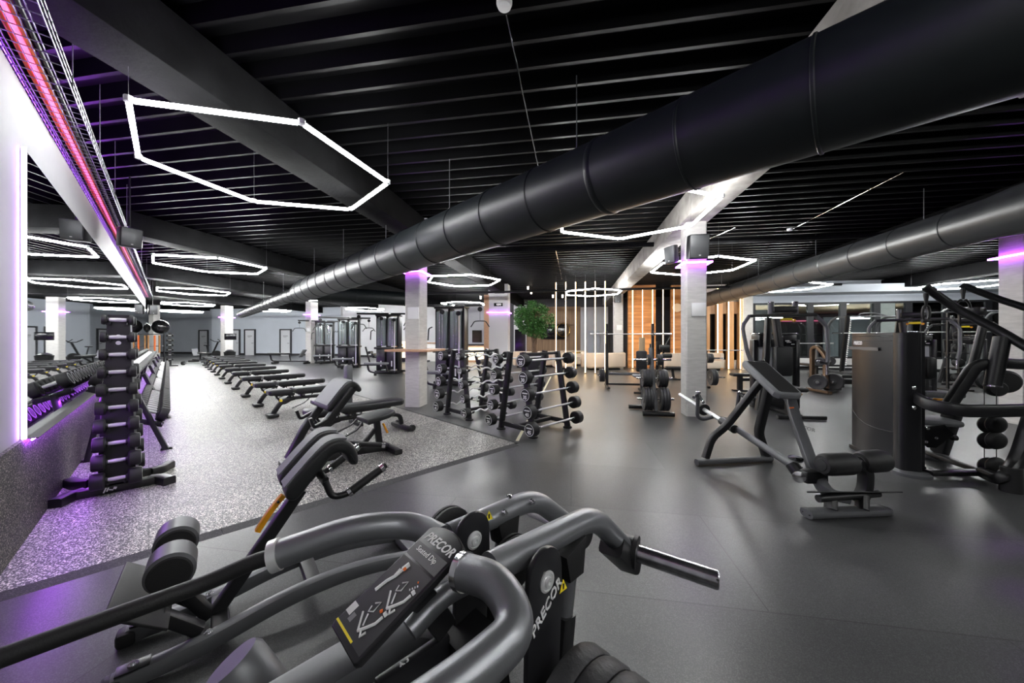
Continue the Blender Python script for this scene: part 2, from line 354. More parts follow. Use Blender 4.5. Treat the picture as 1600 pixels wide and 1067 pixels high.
# window wall on the right
WV = 17.9
mull = [1176, 1267, 1318, 1371, 1421, 1478, 1545, 1640]
uw = [uof(onV(p, WV)) for p in mull]
wall_uv(8.0, WV, 27, WV, 3.03, 4.15, 'wall_window', 'wall_blue', VX); wall_uv(8.0, WV, 27, WV, 0, .52, 'wall_window.001', 'plaster_box', VX)
quadbox(UV(8, WV-.02), UV(27, WV-.02), .05, .0, .10, 'baseboard_window', 'base_dark', -VX)
b = MB(); b.box(UV(14, WV-.55, 3.50), (11.5, 1.1, .32), -TH); struct(b, 'trim_21', 'wall_blue')
for i in range(len(uw)-1):
    w = thing('window_%d' % (i+1), '', '', UV((uw[i]+uw[i+1])/2, WV+.05, .52)); del w['label'], w['category']; w['kind'] = 'structure'
    a0, a1 = uw[i], uw[i+1]; f = MB()
    for a in (a0+.06, a1-.06): f.box(UV(a, WV+.06, 1.775), (.12, .12, 2.51), -TH)
    for z in (.56, 2.99): f.box(UV((a0+a1)/2, WV+.06, z), (a1-a0-.24, .12, .08), -TH)
    f.build('window_frame', 'frame_dark', w)
    g = MB(); g.box(UV((a0+a1)/2, WV+.06, 1.775), (a1-a0-.24, .012, 2.35), -TH); g.build('window_glass', 'glass', w)
# the room seen through those windows
wall_uv(8.0, 27, 27, 27, 0, 4.15, 'wall_far.006', 'wall_dark', VX); wall_uv(8.0, 18.1, 8.0, 27, 0, 3.9, 'wall_side', 'wall_dark', -UX)
b = MB(); b.box(UV(17.5, 22.6, 3.13), (19, 8.7, .08), -TH); struct(b, 'ceiling.001', 'beige')
b = MB(); b.box(UV(17.5, 26.9, 2.6), (15, .04, .05), -TH); tag(solo(b, 'light_strip', 'led_pink', 'thin magenta light line at the far end of the room behind the windows', 'light'), 'thin magenta light line at the far end of the room behind the windows', 'light')
b = MB(); b.box(UV(18.6, 26.2, 1.5), (4.6, .1, 2.6), -TH); struct(b, 'window_pale_panel', 'wall_blue')  # pale panel, its colour standing in for a lighter room beyond
# reception back wall: wood panelling and grey panels
def onwall(p0, p1, v, z0, z1, name, m, t=.06):
    a, c = onV(p0, v), onV(p1, v); return quadbox(a, c, t, z0, z1, name, m, -VX)
onwall(823, 907, 22.98, 0, 3.45, 'wall_panel', 'wood_panel'); onwall(907, 950, 22.98, 0, 3.4, 'wall_panel.001', 'wall_grey'); onwall(803, 823, 22.98, 0, 3.6, 'wall_panel.002', 'wall_grey')
onwall(919, 937, 22.9, .3, 1.9, 'wall_panel.003', 'wall_blue', .03)
onwall(690, 764, 22.98, 0, 3.6, 'wall_panel.004', 'wall_white'); onwall(804.5, 821, 22.9, 0, 2.0, 'door_5', 'screen', .03)
onwall(757, 764.5, 16.2, 0, 3.45, 'trim_22', 'wood_edge', .1); onwall(738, 753, 22.9, 1.15, 1.95, 'window_20', 'screen', .03)
# wood-clad wall and wood fins between the light lines, right of the reception
a, c = onV(981.5, 17.6), onV(1024.5, 17.6); quadbox(a, c, .3, 0, CEIL, 'wall_wood', 'wood_boards', VX)
quadbox(onV(1049, 17.9), onV(1100, 17.9), .2, 0, CEIL, 'wall_wood.001', 'wood_boards', VX)
for i, (p, q) in enumerate(((1100, 1106), (1117, 1126), (1134, 1143), (1151, 1163))): quadbox(onV(p, 17.9), onV(q, 17.9), .25, 0, 3.1, 'trim_%d' % (30+i), 'wood_slat', -VX)
quadbox(onV(1100, 17.9), onV(1163, 17.9), .1, 2.55, 3.1, 'trim_35', 'wood_panel', -VX)
quadbox(onV(1106, 18.1), onV(1163, 18.1), .02, 0.4, 2.6, 'window_21', 'screen', VX); quadbox(onV(1106, 18.1), onV(1163, 18.1), .1, 0, .4, 'wall_window.002', 'plaster_box', -VX)
quadbox(onV(1100, 18.2), onV(1178, 18.2), .1, 2.6, 4, 'wall_window.003', 'wall_grey', VX)
# ------------------------------------------------------------------ columns
def column(px0, px1, yb, w, d, z1, label, m='concrete', plate=True, led=2.76, purple=False, group=None):
    """concrete column whose near face spans photo columns px0..px1 with its foot at row yb"""
    p = F((px0+px1)/2, yb); c = p+VX*(d/2); c.z = 0
    t = thing('column', label, 'column', c); t['kind'] = 'structure'
    b = MB(); ch = .018; sec = [(w/2-ch, d/2), (w/2, d/2-ch), (w/2, -d/2+ch), (w/2-ch, -d/2), (-w/2+ch, -d/2), (-w/2, -d/2+ch), (-w/2, d/2-ch), (-w/2+ch, d/2)]
    b.add([c+UX*x+VX*y+V(0, 0, z) for z in (0, z1) for x, y in sec], [tuple(range(8))[::-1], tuple(range(8, 16))]+[(i, (i+1) % 8, 8+(i+1) % 8, 8+i) for i in range(8)])
    b.build('column_shaft', m, t)
    if led:
        q = .06; k = [c+UX*(sx*(w/2+q))+VX*(sy*(d/2+q))+V(0, 0, led) for sx, sy in ((-1, -1), (1, -1), (1, 1), (-1, 1))]
        r = MB(); r.sweep(k, rrect(.035, .03, .006), close=True); r.build('light_ring', 'led_purple', t)
        bb = MB()
        for sx in (-1, 1):
            for sy in (-1, 1): bb.bar([c+UX*(sx*w/2)+VX*(sy*d/2)+V(0, 0, led+.01), c+UX*(sx*(w/2+q))+VX*(sy*(d/2+q))+V(0, 0, led+.01)], .02, .01)
        bb.build('bracket', 'steel_black', t)
    if plate:
        bx = MB(); bx.box(c-VX*(d/2+.012)+UX*.03+V(0, 0, 1.4+.52), (.24, .024, .24), -TH, .004); bx.build('wall_plate', 'plastic_white', t)
    return t
colA = column(1073.7, 1103.5, 651, .345, .345, 3.5, 'board-marked concrete column on the right, wide purple light ring and black loudspeaker near its top')
colB = column(632, 656, 636, .32, .40, 3.5, 'concrete column behind the benches carrying a wooden ledge at elbow height')
colC = column(476.5, 486, 567.6, .34, .60, 3.5, 'concrete column beside the farthest cable tower, small white plate on it')
colD = column(344, 352, 563.5, .36, .55, 3.5, 'bright concrete column behind the far end of the bench row', plate=False)
colE = column(960, 973, 575.5, .42, .42, 3.5, 'white column standing behind the bench press rack', led=0)
colF = column(1163, 1175, 578, .42, .42, 3.95, 'white column between the wood fins and the first window', led=0, plate=False)
colG = column(1375, 1398, 579, .62, .5, 3.95, 'pale column on the window wall, rising behind the tall grey machine', led=0, plate=False)
colH = column(231, 241, 558, .45, .45, 3.95, 'slim pale column beyond the end of the mirror wall', led=0, plate=False)
p = UV(7.35, 6.95); colI = column(CX+FPX*(p.x)/p.y, CX+FPX*(p.x)/p.y, HY+FPX*HC/p.y, .36, .36, 3.5, 'concrete column cut by the right edge of the photo')
c = V(-.60, 16.75, 0); t = thing('pillar', 'wide grey plastered pillar with a lit clock display and purple light line', 'pillar', c); t['kind'] = 'structure'
b = MB(); b.box(c+V(0, 0, 1.97), (.93, .6, 3.94), -TH); b.build('pillar_shaft', 'wall_grey', t)
b = MB(); b.sweep([c+UX*(sx*.51)+VX*(sy*.35)+V(0, 0, 2.62) for sx, sy in ((-1, -1), (1, -1), (1, 1), (-1, 1))], rrect(.04, .03, .006), close=True); b.build('light_ring', 'led_purple', t)
b = MB(); b.box(c-VX*.33+UX*.02+V(0, 0, 2.98), (.42, .06, .15), -TH, .01); ck = b.build('clock_display', 'screen', t)
text('4:04', .13, facing(c-VX*.361+UX*.04+V(0, 0, 2.98), -VX), 'plastic_white', ck, name='digits', bold=.008)
# ------------------------------------------------------------------ hexagonal pendant lights
LZ = HC+1.84
def ceil_hit(p): return CEIL
def make_hex(i, x, y, a0, label, wires=(0, 2, 4), lead=True):
    LZ = 2.5 if 'room behind the windows' in label else HC+1.84; CEIL = 3.09 if LZ < 3 else 3.95
    t = thing('hexagon_light', label, 'light', (x, y, LZ), 0, 'hexagonal ceiling lights')
    R = 1.2; pts = [V(x+R*math.cos(math.radians(a0+60*k)), y+R*math.sin(math.radians(a0+60*k)), LZ) for k in range(6)]
    for k in range(6):
        p, q = pts[k], pts[(k+1) % 6]; d = (q-p).normalized(); m = MB(); m.sweep([p+d*.035, q-d*.035], rrect(.036, .036, .012)); m.build('light_tube', 'led_white_far' if math.hypot(x, y) > 12.5 and x < -1 else 'led_white_mid' if y > 8 and LZ > 3 else 'led_white', t)
    for p in pts: m = MB(); m.cyl(p+V(0, 0, -.012), p+V(0, 0, .03), .03, n=8); m.build('corner_joint', 'plastic_white', t)
    for k in wires: m = MB(); m.cyl(pts[k]+V(0, 0, .03), V(pts[k].x, pts[k].y, CEIL-.005), .0018, n=5); m.build('suspension_wire', 'steel_grey', t)
    return t
def from_px(px, py): y = FPX*1.84/(HY-py); return ((px-CX)/FPX*y, y)
HX = [(-2.63, 3.88, 14.0, 'largest hexagonal ring light, at upper left near the cable tray'),
      (-7.57, 8.91, 15.3, 'hexagonal ring light, second in the row along the mirror wall'), (-12.5, 13.9, 15, 'hexagonal ring light, third in the row along the mirror wall'),
      (-17.4, 19.0, 15, 'hexagonal ring light, fourth in the row along the mirror wall'), (-22.4, 24.0, 15, 'farthest hexagonal ring light of the row along the mirror wall'),
      (-1.55, 11.3, 49.4, 'hexagonal ring light right of the column with the wooden ledge'), (3.235, 14.18, 21.2, 'hexagonal ring light hanging before the warm vertical light lines'),
      (1.795, 5.34, 20.8, 'hexagonal ring light partly hidden behind the big black duct'), (4.80, 9.07, 21, 'hexagonal ring light behind the right concrete column'),
      (9.95, 12.75, 21, 'hexagonal ring light peeping out under the thinner duct'), (15.6, 12.2, 15, 'hexagonal ring light at far right before the upper window wall'),
      (-2.56, 18.8, 20, 'hexagonal ring light left of the grey pillar, small and far'), (-9.2, 22.1, 0, 'hexagonal ring light above the middle cable tower'),
      (-9.3, 16.0, 49, 'hexagonal ring light mostly hidden by the duct reducer'), (-15.8, 23.1, 15, 'hexagonal ring light between the two far concrete columns'),
      (2.3, -1.2, 15, 'hexagonal ring light behind the photographer'), (7.4, -1.0, 15, 'hexagonal ring light behind and right of the photographer'), (11.2, 3.4, 21, 'hexagonal ring light beyond the right picture edge'),
      (13.5, 19.5, 5, 'hexagonal ring light in the room behind the windows, left one'), (18.5, 18.5, 5, 'hexagonal ring light in the room behind the windows, right one'), (-25.5, 20.0, 15, 'added hexagonal ring light out of sight beyond the mirror wall end')]  # last ring is added out of sight to brighten the far end
for i, h in enumerate(HX): make_hex(i, *h)
# ------------------------------------------------------------------ ducts
def duct(name, pts, label, m='duct_black', seam=1.0):
    """pts: (point, radius) stations; round spiral duct with raised collars"""
    t = thing(name, label, 'duct', pts[0][0]); b = MB(); P = [Vector(p) for p, r in pts]
    b.sweep(P, circ(1, 40), scl=[r for p, r in pts]); b.build('duct_tube', m, t)
    for (p, r), (q, r2) in zip(pts, pts[1:]):
        d = (Vector(q)-Vector(p)); n = int(d.length/seam)
        for k in range(n):
            f = (k+.5)/n; c = Vector(p).lerp(Vector(q), f); rr = r+(r2-r)*f; u = d.normalized(); w = .012
            if (k % 5) == 3: w = .03
            s = MB(); s.sweep([c-u*w, c-u*w*.5, c+u*w*.5, c+u*w], circ(1, 40), scl=[rr+.001, rr+.009, rr+.009, rr+.001], caps=False); s.build('seam_collar', m, t)
    return t
DA = V(-.688, .725, 0).normalized(); P0 = V(.626, 3.42, 2.86)
def DP(t, z=0): return P0+DA*t+V(0, 0, z)
D1 = duct('air_duct', [(DP(-6.5), .325), (DP(10.2), .325), (DP(11.0), .215), (DP(24.5), .215)], 'huge black round ventilation duct crossing the ceiling from upper right to far left', seam=.72)
# thinner duct on the right, parallel to the beams
q0 = UV(5.9, 5.72, 3.11); q1 = UV(5.9, 16.9, 3.11)
duct('air_duct.001', [(q0+(q0-q1)*.25, .335), (q0, .33), (q0+(q1-q0)*.03, .295), (q1, .295)], 'thinner grey-black duct on the right running towards the windows', m='duct_grey', seam=.9)
duct('air_duct.002', [(V(-7.3, 13.3, 3.1), .3), (V(-3.95, 14.6, 3.0), .27)], 'dark duct running behind the column with the wooden ledge', seam=.8)


# ------------------------------------------------------------------ one-line part builders
def tu(par, name, m, pts, r=.025, R=0, n=12, k=5, up=V(0, 0, 1)): return MB().tube(pts, r, R, n, up, k).build(name, m, par)
def br(par, name, m, pts, w, h, R=0, up=V(0, 0, 1), r=None, k=5): return MB().bar(pts, w, h, R, r, up, k).build(name, m, par)
def bx(par, name, m, c, size, R=None, bev=0): return MB().box(c, size, R, bev).build(name, m, par)
def cy(par, name, m, a, b, r, r2=None, n=20): return MB().cyl(Vector(a), Vector(b), r, r2, n).build(name, m, par)
def la(par, name, m, prof, o, ax, n=28): return MB().lathe(prof, o, ax, n).build(name, m, par)
def kids(o): return [c for c in bpy.data.objects if c.parent == o]
def snap(t):
    """remember the part tree of a prototype so that copies are quick"""
    for c in kids(t):
        KIDS.setdefault(t.name, []).append(c)
        for d in kids(c): KIDS.setdefault(c.name, []).append(d)
    return t
def onA(px, py, a):                                                    # photo ray met with the vertical plane a = const
    x = (px-CX)/FPX; y = a/(AX.x*x+AX.y); return V(x*y, y, HC-(py-HY)/FPX*y)
# ------------------------------------------------------------------ purple light lines at the mirror, cable tray
b = MB(); b.box(AN(4.035, NW+.022, (MZ0+MZ1)/2), (.024, .02, MZ1-MZ0), PI/2+TW); tag(solo(b, 'light_strip', 'led_violet', 'x', 'light'), 'upright purple-white light line at the near edge of the mirrors', 'light')
lip = MB(); lip.box(AN((MA0+MA1)/2, NW+.040, .7125), (MA1-MA0, .08, .005), PI/2+TW); struct(lip, 'trim_40', 'frame_dark')  # added lip that screens the light strip below it from view
b = MB(); b.box(AN((MA0+MA1)/2, NW+.050, .702), (MA1-MA0, .008, .010), PI/2+TW); tag(solo(b, 'light_strip', 'led_under', 'x', 'light'), 'purple light line tucked under the lower edge of the mirrors', 'light')
b = MB(); b.box(AN(10.5, NW-.14, WT+.012), (22.5, .03, .02), PI/2+TW); tag(solo(b, 'light_strip', 'led_up', 'x', 'light'), 'hidden purple light line lying on top of the mirror wall', 'light')
t = thing('cable_tray', 'wire mesh cable tray glowing pink-red on top of the mirror wall', 'cable tray', AN(-.5, NW+.06, WT+.03))
b = MB(); A_0, A_1 = -.5, 22
for dn, dz in ((-.02, 0), (.03, 0), (.08, 0), (.13, 0), (.18, 0), (.23, .0), (.23, .05), (.23, .10), (-.02, .05), (-.02, .1)): b.sweep([AN(A_0, NW+dn, WT+.03+dz), AN(A_1, NW+dn, WT+.03+dz)], circ(.0035, 5))
a = A_0
while a < A_1: b.sweep([AN(a, NW-.02, WT+.13), AN(a, NW-.02, WT+.03), AN(a, NW+.23, WT+.03), AN(a, NW+.23, WT+.13)], circ(.0045, 5)); a += .1
b.build('tray_mesh', 'gunmetal', t)
for k, (dn, r) in enumerate(((.02, .014), (.055, .012), (.115, .013), (.15, .011))):
    pts = [AN(A_0+j*.9, NW+dn+random.uniform(-.006, .006), WT+.05+random.uniform(0, .006)) for j in range(26)]; tu(t, 'cable', 'rubber' if k in (0, 3) else 'orange_mark', pts, r, 0, 7)
br(t, 'light_strip', 'led_pink', [AN(A_0, NW+.085, WT+.052), AN(A_1, NW+.085, WT+.052)], .03, .012)
for a in (1.5, 4.0, 5.4, 6.8, 8.6, 10.5, 13, 16, 19): cy(t, 'hanger_rod', 'steel_grey', AN(a, NW+.235, WT+.03), AN(a, NW+.235, CEIL-.01), .004, n=6)
# loudspeakers
def speaker(p, d, w, h, dp, label, up_to=None, back=None):
    t = thing('loudspeaker', label, 'loudspeaker', p); f = facing(V(0, 0, 0), d); M = f.to_3x3(); d = Vector(d).normalized()
    bx(t, 'cabinet', 'satin_black', p-d*dp/2, (w, h, dp), M, .02); bx(t, 'grille', 'steel_grey', p+d*.004, (w*.9, h*.92, .012), M, .006)
    bx(t, 'badge', 'plastic_white', p+d*.011-V(0, 0, h*.36), (w*.1, h*.04, .004), M)
    if up_to: cy(t, 'bracket', 'steel_black', p-d*dp*.5+V(0, 0, h/2), p-d*dp*.5+V(0, 0, up_to-p.z), .012, n=8)
    if back: cy(t, 'bracket', 'steel_black', p-d*dp*.95, back, .02, n=8)
    return t
speaker(Q(206, 371, 5.5), V(.85, -.5, -.1), .25, .30, .22, 'black loudspeaker hanging beside the cable tray at left', CEIL-.01)
speaker(Q(240, 484, 15.8), V(.85, -.5, -.1), .28, .42, .25, 'small black loudspeaker at the far end of the mirror wall', CEIL-.01)
speaker(V(3.22, 6.06, 2.98), V(-.15, -.95, -.12), .32, .42, .2, 'black loudspeaker mounted on the right concrete column', back=V(3.27, 6.42, 3.0))
speaker(V(2.93, 6.58, 2.96), V(-.9, -.3, -.1), .26, .32, .10, 'black loudspeaker on the hidden left side of the right concrete column', back=V(3.12, 6.6, 2.9))
speaker(Q(966, 466, 16.0), V(-.1, -1, -.1), .28, .4, .25, 'black loudspeaker beside the hexagonal light on the white reception column', back=V(5.0, 16.95, 3.2))
# pipes, rods, detectors on the ceiling
b = MB(); b.tube([UV(-3.0, 9.0, 3.68), UV(16, 9.0, 3.68)], .055, n=10); tag(solo(b, 'pipe', 'beam_black', '', ''), 'thick black pipe running under the ceiling ribs behind the right column', 'pipe')
b = MB(); b.tube([UV(-6, 13.9, 3.27), UV(9.2, 13.9, 3.27)], .045, n=10); tag(solo(b, 'pipe', 'satin_black', '', ''), 'black pipe spanning in front of the reception area at lamp height', 'pipe')
def rod(p, q, label, m='steel_grey', r=.006): b = MB(); b.cyl(p, q, r, n=6); return tag(solo(b, 'ceiling_rod', m, '', ''), label, 'rod', 'thin rods and conduits under the ceiling')
RL = 'thin grey hanger rod between ceiling and duct'
for k in (0, 2.2, 4.3, 6.6, 9, 13, 17): p = DP(k); rod(V(p.x, p.y, 2.86+(.325 if k < 10 else .215)), V(p.x, p.y, CEIL-.004), RL)
for k in (.12, .36, .6, .85): p = q0.lerp(q1, k); rod(V(p.x, p.y, 3.42), V(p.x, p.y, CEIL-.004), 'thin grey rod carrying the thinner right duct')
rod(Q(788, 8, 2.72), Q(842, 266, 4.9)*1, 'long pale conduit slanting down the black ceiling from the round detector', 'chrome', .007)
rod(F(1195, 272, 3.88) if 0 else Q(1412, 269, 5.35), Q(1240, 357, 8.0), 'long pale conduit under the ribs on the right', 'chrome', .006)
rod(Q(1150, 355, 8.1), Q(1020, 412, 12), 'far pale conduit under the ribs behind the right column', 'chrome', .007)
rod(Q(868, 388, 9.2), Q(878, 436, 14), 'pale conduit dropping towards the vertical light lines', 'chrome', .008)
for p, w in ((Q(788, 2, 2.68), 'round smoke detector at the top edge of the photo'), (Q(380, 152, 3.75), 'round grey smoke detector on the black beam at upper left'), (Q(1234, 357, 8.0), 'small smoke detector at the end of the right conduit'), (Q(665, 342, 7.5), 'small detector above the big duct left of centre')):
    b = MB(); b.lathe([(.02, -.05), (.05, -.045), (.06, -.02), (.06, 0)], V(p.x, p.y, p.z)); tag(solo(b, 'smoke_detector', 'plaster_box' if 'top edge' in w else 'wall_grey', '', ''), w, 'detector')
# wooden ledge round the column
cc = kids(colB)[0].parent.location; t = thing('wall_ledge', 'light wooden ledge wrapped round the concrete column behind the benches', 'ledge', cc+V(0, 0, 1.14))
b = MB(); W2, D2, w2, d2 = .46, .48, .165, .205; z = 1.16
b.box(cc+VX*(-(D2+d2)/2)+V(0, 0, z), (2*W2, D2-d2, .045), -TH, .006)
ld = b.build('ledge_board', 'wood_edge', t)
for sx in (-1, 1): bx(t, 'ledge_board', 'wood_edge', cc+UX*(sx*(W2+w2)/2)+V(0, 0, z), (W2-w2-.002, 2*d2, .045), -TH, .006)
bx(t, 'ledge_board', 'wood_edge', cc+VX*((D2+d2)/2)+V(0, 0, z), (2*W2, D2-d2-.002, .045), -TH, .006)
# warm vertical light lines
lbl = 'warm white vertical light line from floor to ceiling in front of the reception seating'
pr = None
for px in (868.8, 884, 899.3, 914.5, 930, 945.3):
    p = onV(px, 14.4); b = MB(); b.box(p+V(0, 0, 1.85), (.030, .030, 3.64), -TH, .006)
    if not pr: pr = thing('light_line', lbl, 'light', (p.x, p.y, .03), 0, 'warm vertical light lines'); b.build('light_tube', 'led_warm', pr); bx(pr, 'end_cap', 'steel_black', p+V(0, 0, .02), (.05, .05, .03), -TH); cy(pr, 'hanger_wire', 'steel_grey', p+V(0, 0, 3.67), p+V(0, 0, CEIL-.01), .003, n=5); snap(pr)
    else: dup(pr, (p.x, p.y, .03))
lb2 = 'warm white vertical light line before the wood cladding right of the reception'
for k, px in enumerate((988.5, 1004, 1019.7, 1036, 1053, 1121.5, 1138.5, 1157)):
    p = onV(px, 17.25); dup(pr, (p.x, p.y, .03), label=lb2, group='warm light lines before the wood wall')

# ================================================================== EQUIPMENT
# ------------------------------------------------------------------ dumbbells
def dumbbell(name, label, r, hl, grip, group, num=None, fine=True):
    """round rubber heads on a chrome bar, along local x; origin under the middle"""
    t = thing(name, label, 'dumbbell', (0, 0, 0), 0, group); z = r
    g = MB(); g.lathe([(.014, -grip/2), (.017, -grip/4), (.018, 0), (.017, grip/4), (.014, grip/2)], V(0, 0, z), V(1, 0, 0), 12 if fine else 8); g.build('grip', 'knurled', t)
    for s_ in (-1, 1):
        h = MB(); x0 = grip/2; h.lathe([(.02, x0-.012), (.024, x0), (r*.86, x0+.004), (r, x0+.014), (r, x0+hl-.012), (r*.9, x0+hl)], V(0, 0, z), V(s_, 0, 0), 24 if fine else 14); hd = h.build('head', 'rubber', t)
        if fine:
            q = MB(); q.lathe([(r*.78, x0+hl-.0005), (r*.78, x0+hl+.001), (r*.70, x0+hl+.001), (r*.70, x0+hl-.0005)], V(0, 0, z), V(s_, 0, 0), 24); q.build('ring_mark', 'white_print', hd)
    return t
# upright dumbbell tower at the mirrors
TA, TN = 4.98, -.33
tower = thing('dumbbell_tower', 'tall narrow dumbbell tower with an X-shaped black base, in purple light', 'dumbbell rack', AN(TA, TN))
def TP(dx, dy, z=0): return AN(TA+dy, TN+dx, z)                        # dx off the wall, dy along it
nz = AX
post = MB(); post.add([TP(x*(.115 if z < 1 else .07)/1, y*(.21 if z < 1 else .10), z) for z in (.1, 1.62) for x, y in ((-1, -1), (1, -1), (1, 1), (-1, 1))], [(0, 1, 2, 3), (4, 7, 6, 5), (0, 4, 5, 1), (1, 5, 6, 2), (2, 6, 7, 3), (3, 7, 4, 0)]); post.build('post', 'steel_black', tower)
for y in (-.17, .17): br(tower, 'base_bar', 'steel_black', [TP(-.26, y, .045), TP(.26, y, .045)], .08, .08)
for sx in (-1, 1):
    for sy in (-1, 1):
        br(tower, 'foot', 'steel_black', [TP(sx*.20, sy*.14, .045), TP(sx*.27, sy*.17, .045), TP(sx*.34, sy*.31, .045)], .095, .088, .03)
br(tower, 'base_bar', 'steel_black', [TP(0, -.17, .05), TP(0, .17, .05)], .22, .06)
em = MB()
for q_, (x_, z_, w_, h_) in enumerate(((-.075, .052, .010, .045), (-.058, .055, .010, .034), (-.038, .048, .028, .009), (-.014, .058, .020, .020))): em.box(TP(x_, -.2125, z_), (w_, .003, h_), basis(NX, AX, V(0, 0, 1), V(0, 0, 0)).to_3x3()@Matrix.Rotation(.35, 3, 'Y'))
em.build('emblem', 'white_print', tower, label='white slanted emblem on the base bar')
for z in (1.36, 1.42): la(tower, 'badge', 'plastic_white', [(.018, 0), (.018, .003), (.001, .004)], TP(0, -.125, z), -AX, 14)
LV = 10
for k in range(LV):
    z = 1.53-k*.157; f = k/9
    for sy in (-1, 1):
        y = sy*(.17+.10*f)
        for sx in (-1, 1):
            zz = z-.008+.03; br(tower, 'cradle', 'steel_black', [TP(sx*.05, sy*(.10+.07*f), z-.012+.045*.4), TP(sx*.05, y+sy*.025, z-.012+.045*.4)], .012, .02)
proto = {}
names = ['smallest', 'second smallest', 'third', 'fourth', 'fifth', 'sixth', 'seventh', 'eighth', 'ninth', 'largest']
for k in range(LV):
    f = k/9; r = .045+.027*f; hl = .034+.058*f; z = 1.53-k*.157
    for sy, side in ((-1, 'near'), (1, 'far')):
        lb = 'round-head black dumbbell on the %s side of the tower, %s shelf from the top' % (side, ['first', 'second', 'third', 'fourth', 'fifth', 'sixth', 'seventh', 'eighth', 'ninth', 'lowest'][k])
        if sy < 0: d = dumbbell('dumbbell', lb, r, hl, .13, 'dumbbells on the upright tower'); snap(d); proto[k] = d
        else: d = dup(proto[k], label=lb)
        y = sy*(.17+.10*f)
        d.location = TP(0, y, z+.03-r+.01); d.rotation_euler = (0, 0, PI/2-TW)
# ------------------------------------------------------------------ long two-tier racks with big dumbbells
R0 = 6.15
for k in range(5):
    a0 = R0+k*2.62; t = thing('dumbbell_rack', ['nearest two-tier dumbbell rack under the mirrors, slanted black end legs', 'second two-tier dumbbell rack under the mirrors', 'third two-tier dumbbell rack from the tower', 'fourth two-tier dumbbell rack from the tower', 'farthest two-tier dumbbell rack under the mirrors'][k], 'dumbbell rack', AN(a0+1.27, -.34), 0, 'long dumbbell racks along the mirrors')
    for a in (a0+.06, a0+2.48):
        br(t, 'leg', 'steel_black', [AN(a, -.02, .012), AN(a, -.30, .80)], .05, .12, up=AX)
        br(t, 'leg', 'steel_black', [AN(a, -.66, .012), AN(a, -.52, .80)], .05, .12, up=AX)
        for n_ in (-.02, -.66): bx(t, 'foot_plate', 'steel_black', AN(a, n_, .008), (.14, .12, .016), PI/2+TW, .004)
    for n0, z in ((-.19, .40), (-.52, .80)):
        for dn, dz in ((-.10, .045), (.10, -.045)):
            br(t, 'tier_rail', 'steel_black', [AN(a0, n0+dn, z+dz), AN(a0+2.54, n0+dn, z+dz)], .055, .02)
            br(t, 'rail_edge', 'chrome', [AN(a0, n0+dn*1.32, z+dz-.004), AN(a0+2.54, n0+dn*1.32, z+dz-.004)], .008, .03)
        for a in (a0+.06, a0+2.48): br(t, 'tier_bracket', 'steel_black', [AN(a, n0-.14, z+.03), AN(a, n0+.14, z-.075)], .03, .06)
big = None
for tier, (n0, z, lb, gr) in enumerate(((-.19, .405, 'heavy black dumbbell on the lower tier of the long racks, chrome handle showing', 'dumbbells on the lower tier'), (-.52, .805, 'heavy black dumbbell on the upper tier of the long racks, close to the mirrors', 'dumbbells on the upper tier'))):
    for k in range(5):
        for j in range(12):
            a = R0+k*2.62+.115+j*.21; p = AN(a, n0, z+.012)
            if big is None: big = dumbbell('dumbbell', lb, .085, .095, .13, gr); snap(big); d = big
            else: d = dup(big, label=lb, group=gr)
            d.location = p; d.rotation_euler = (0, math.radians(24), PI/2-TW)
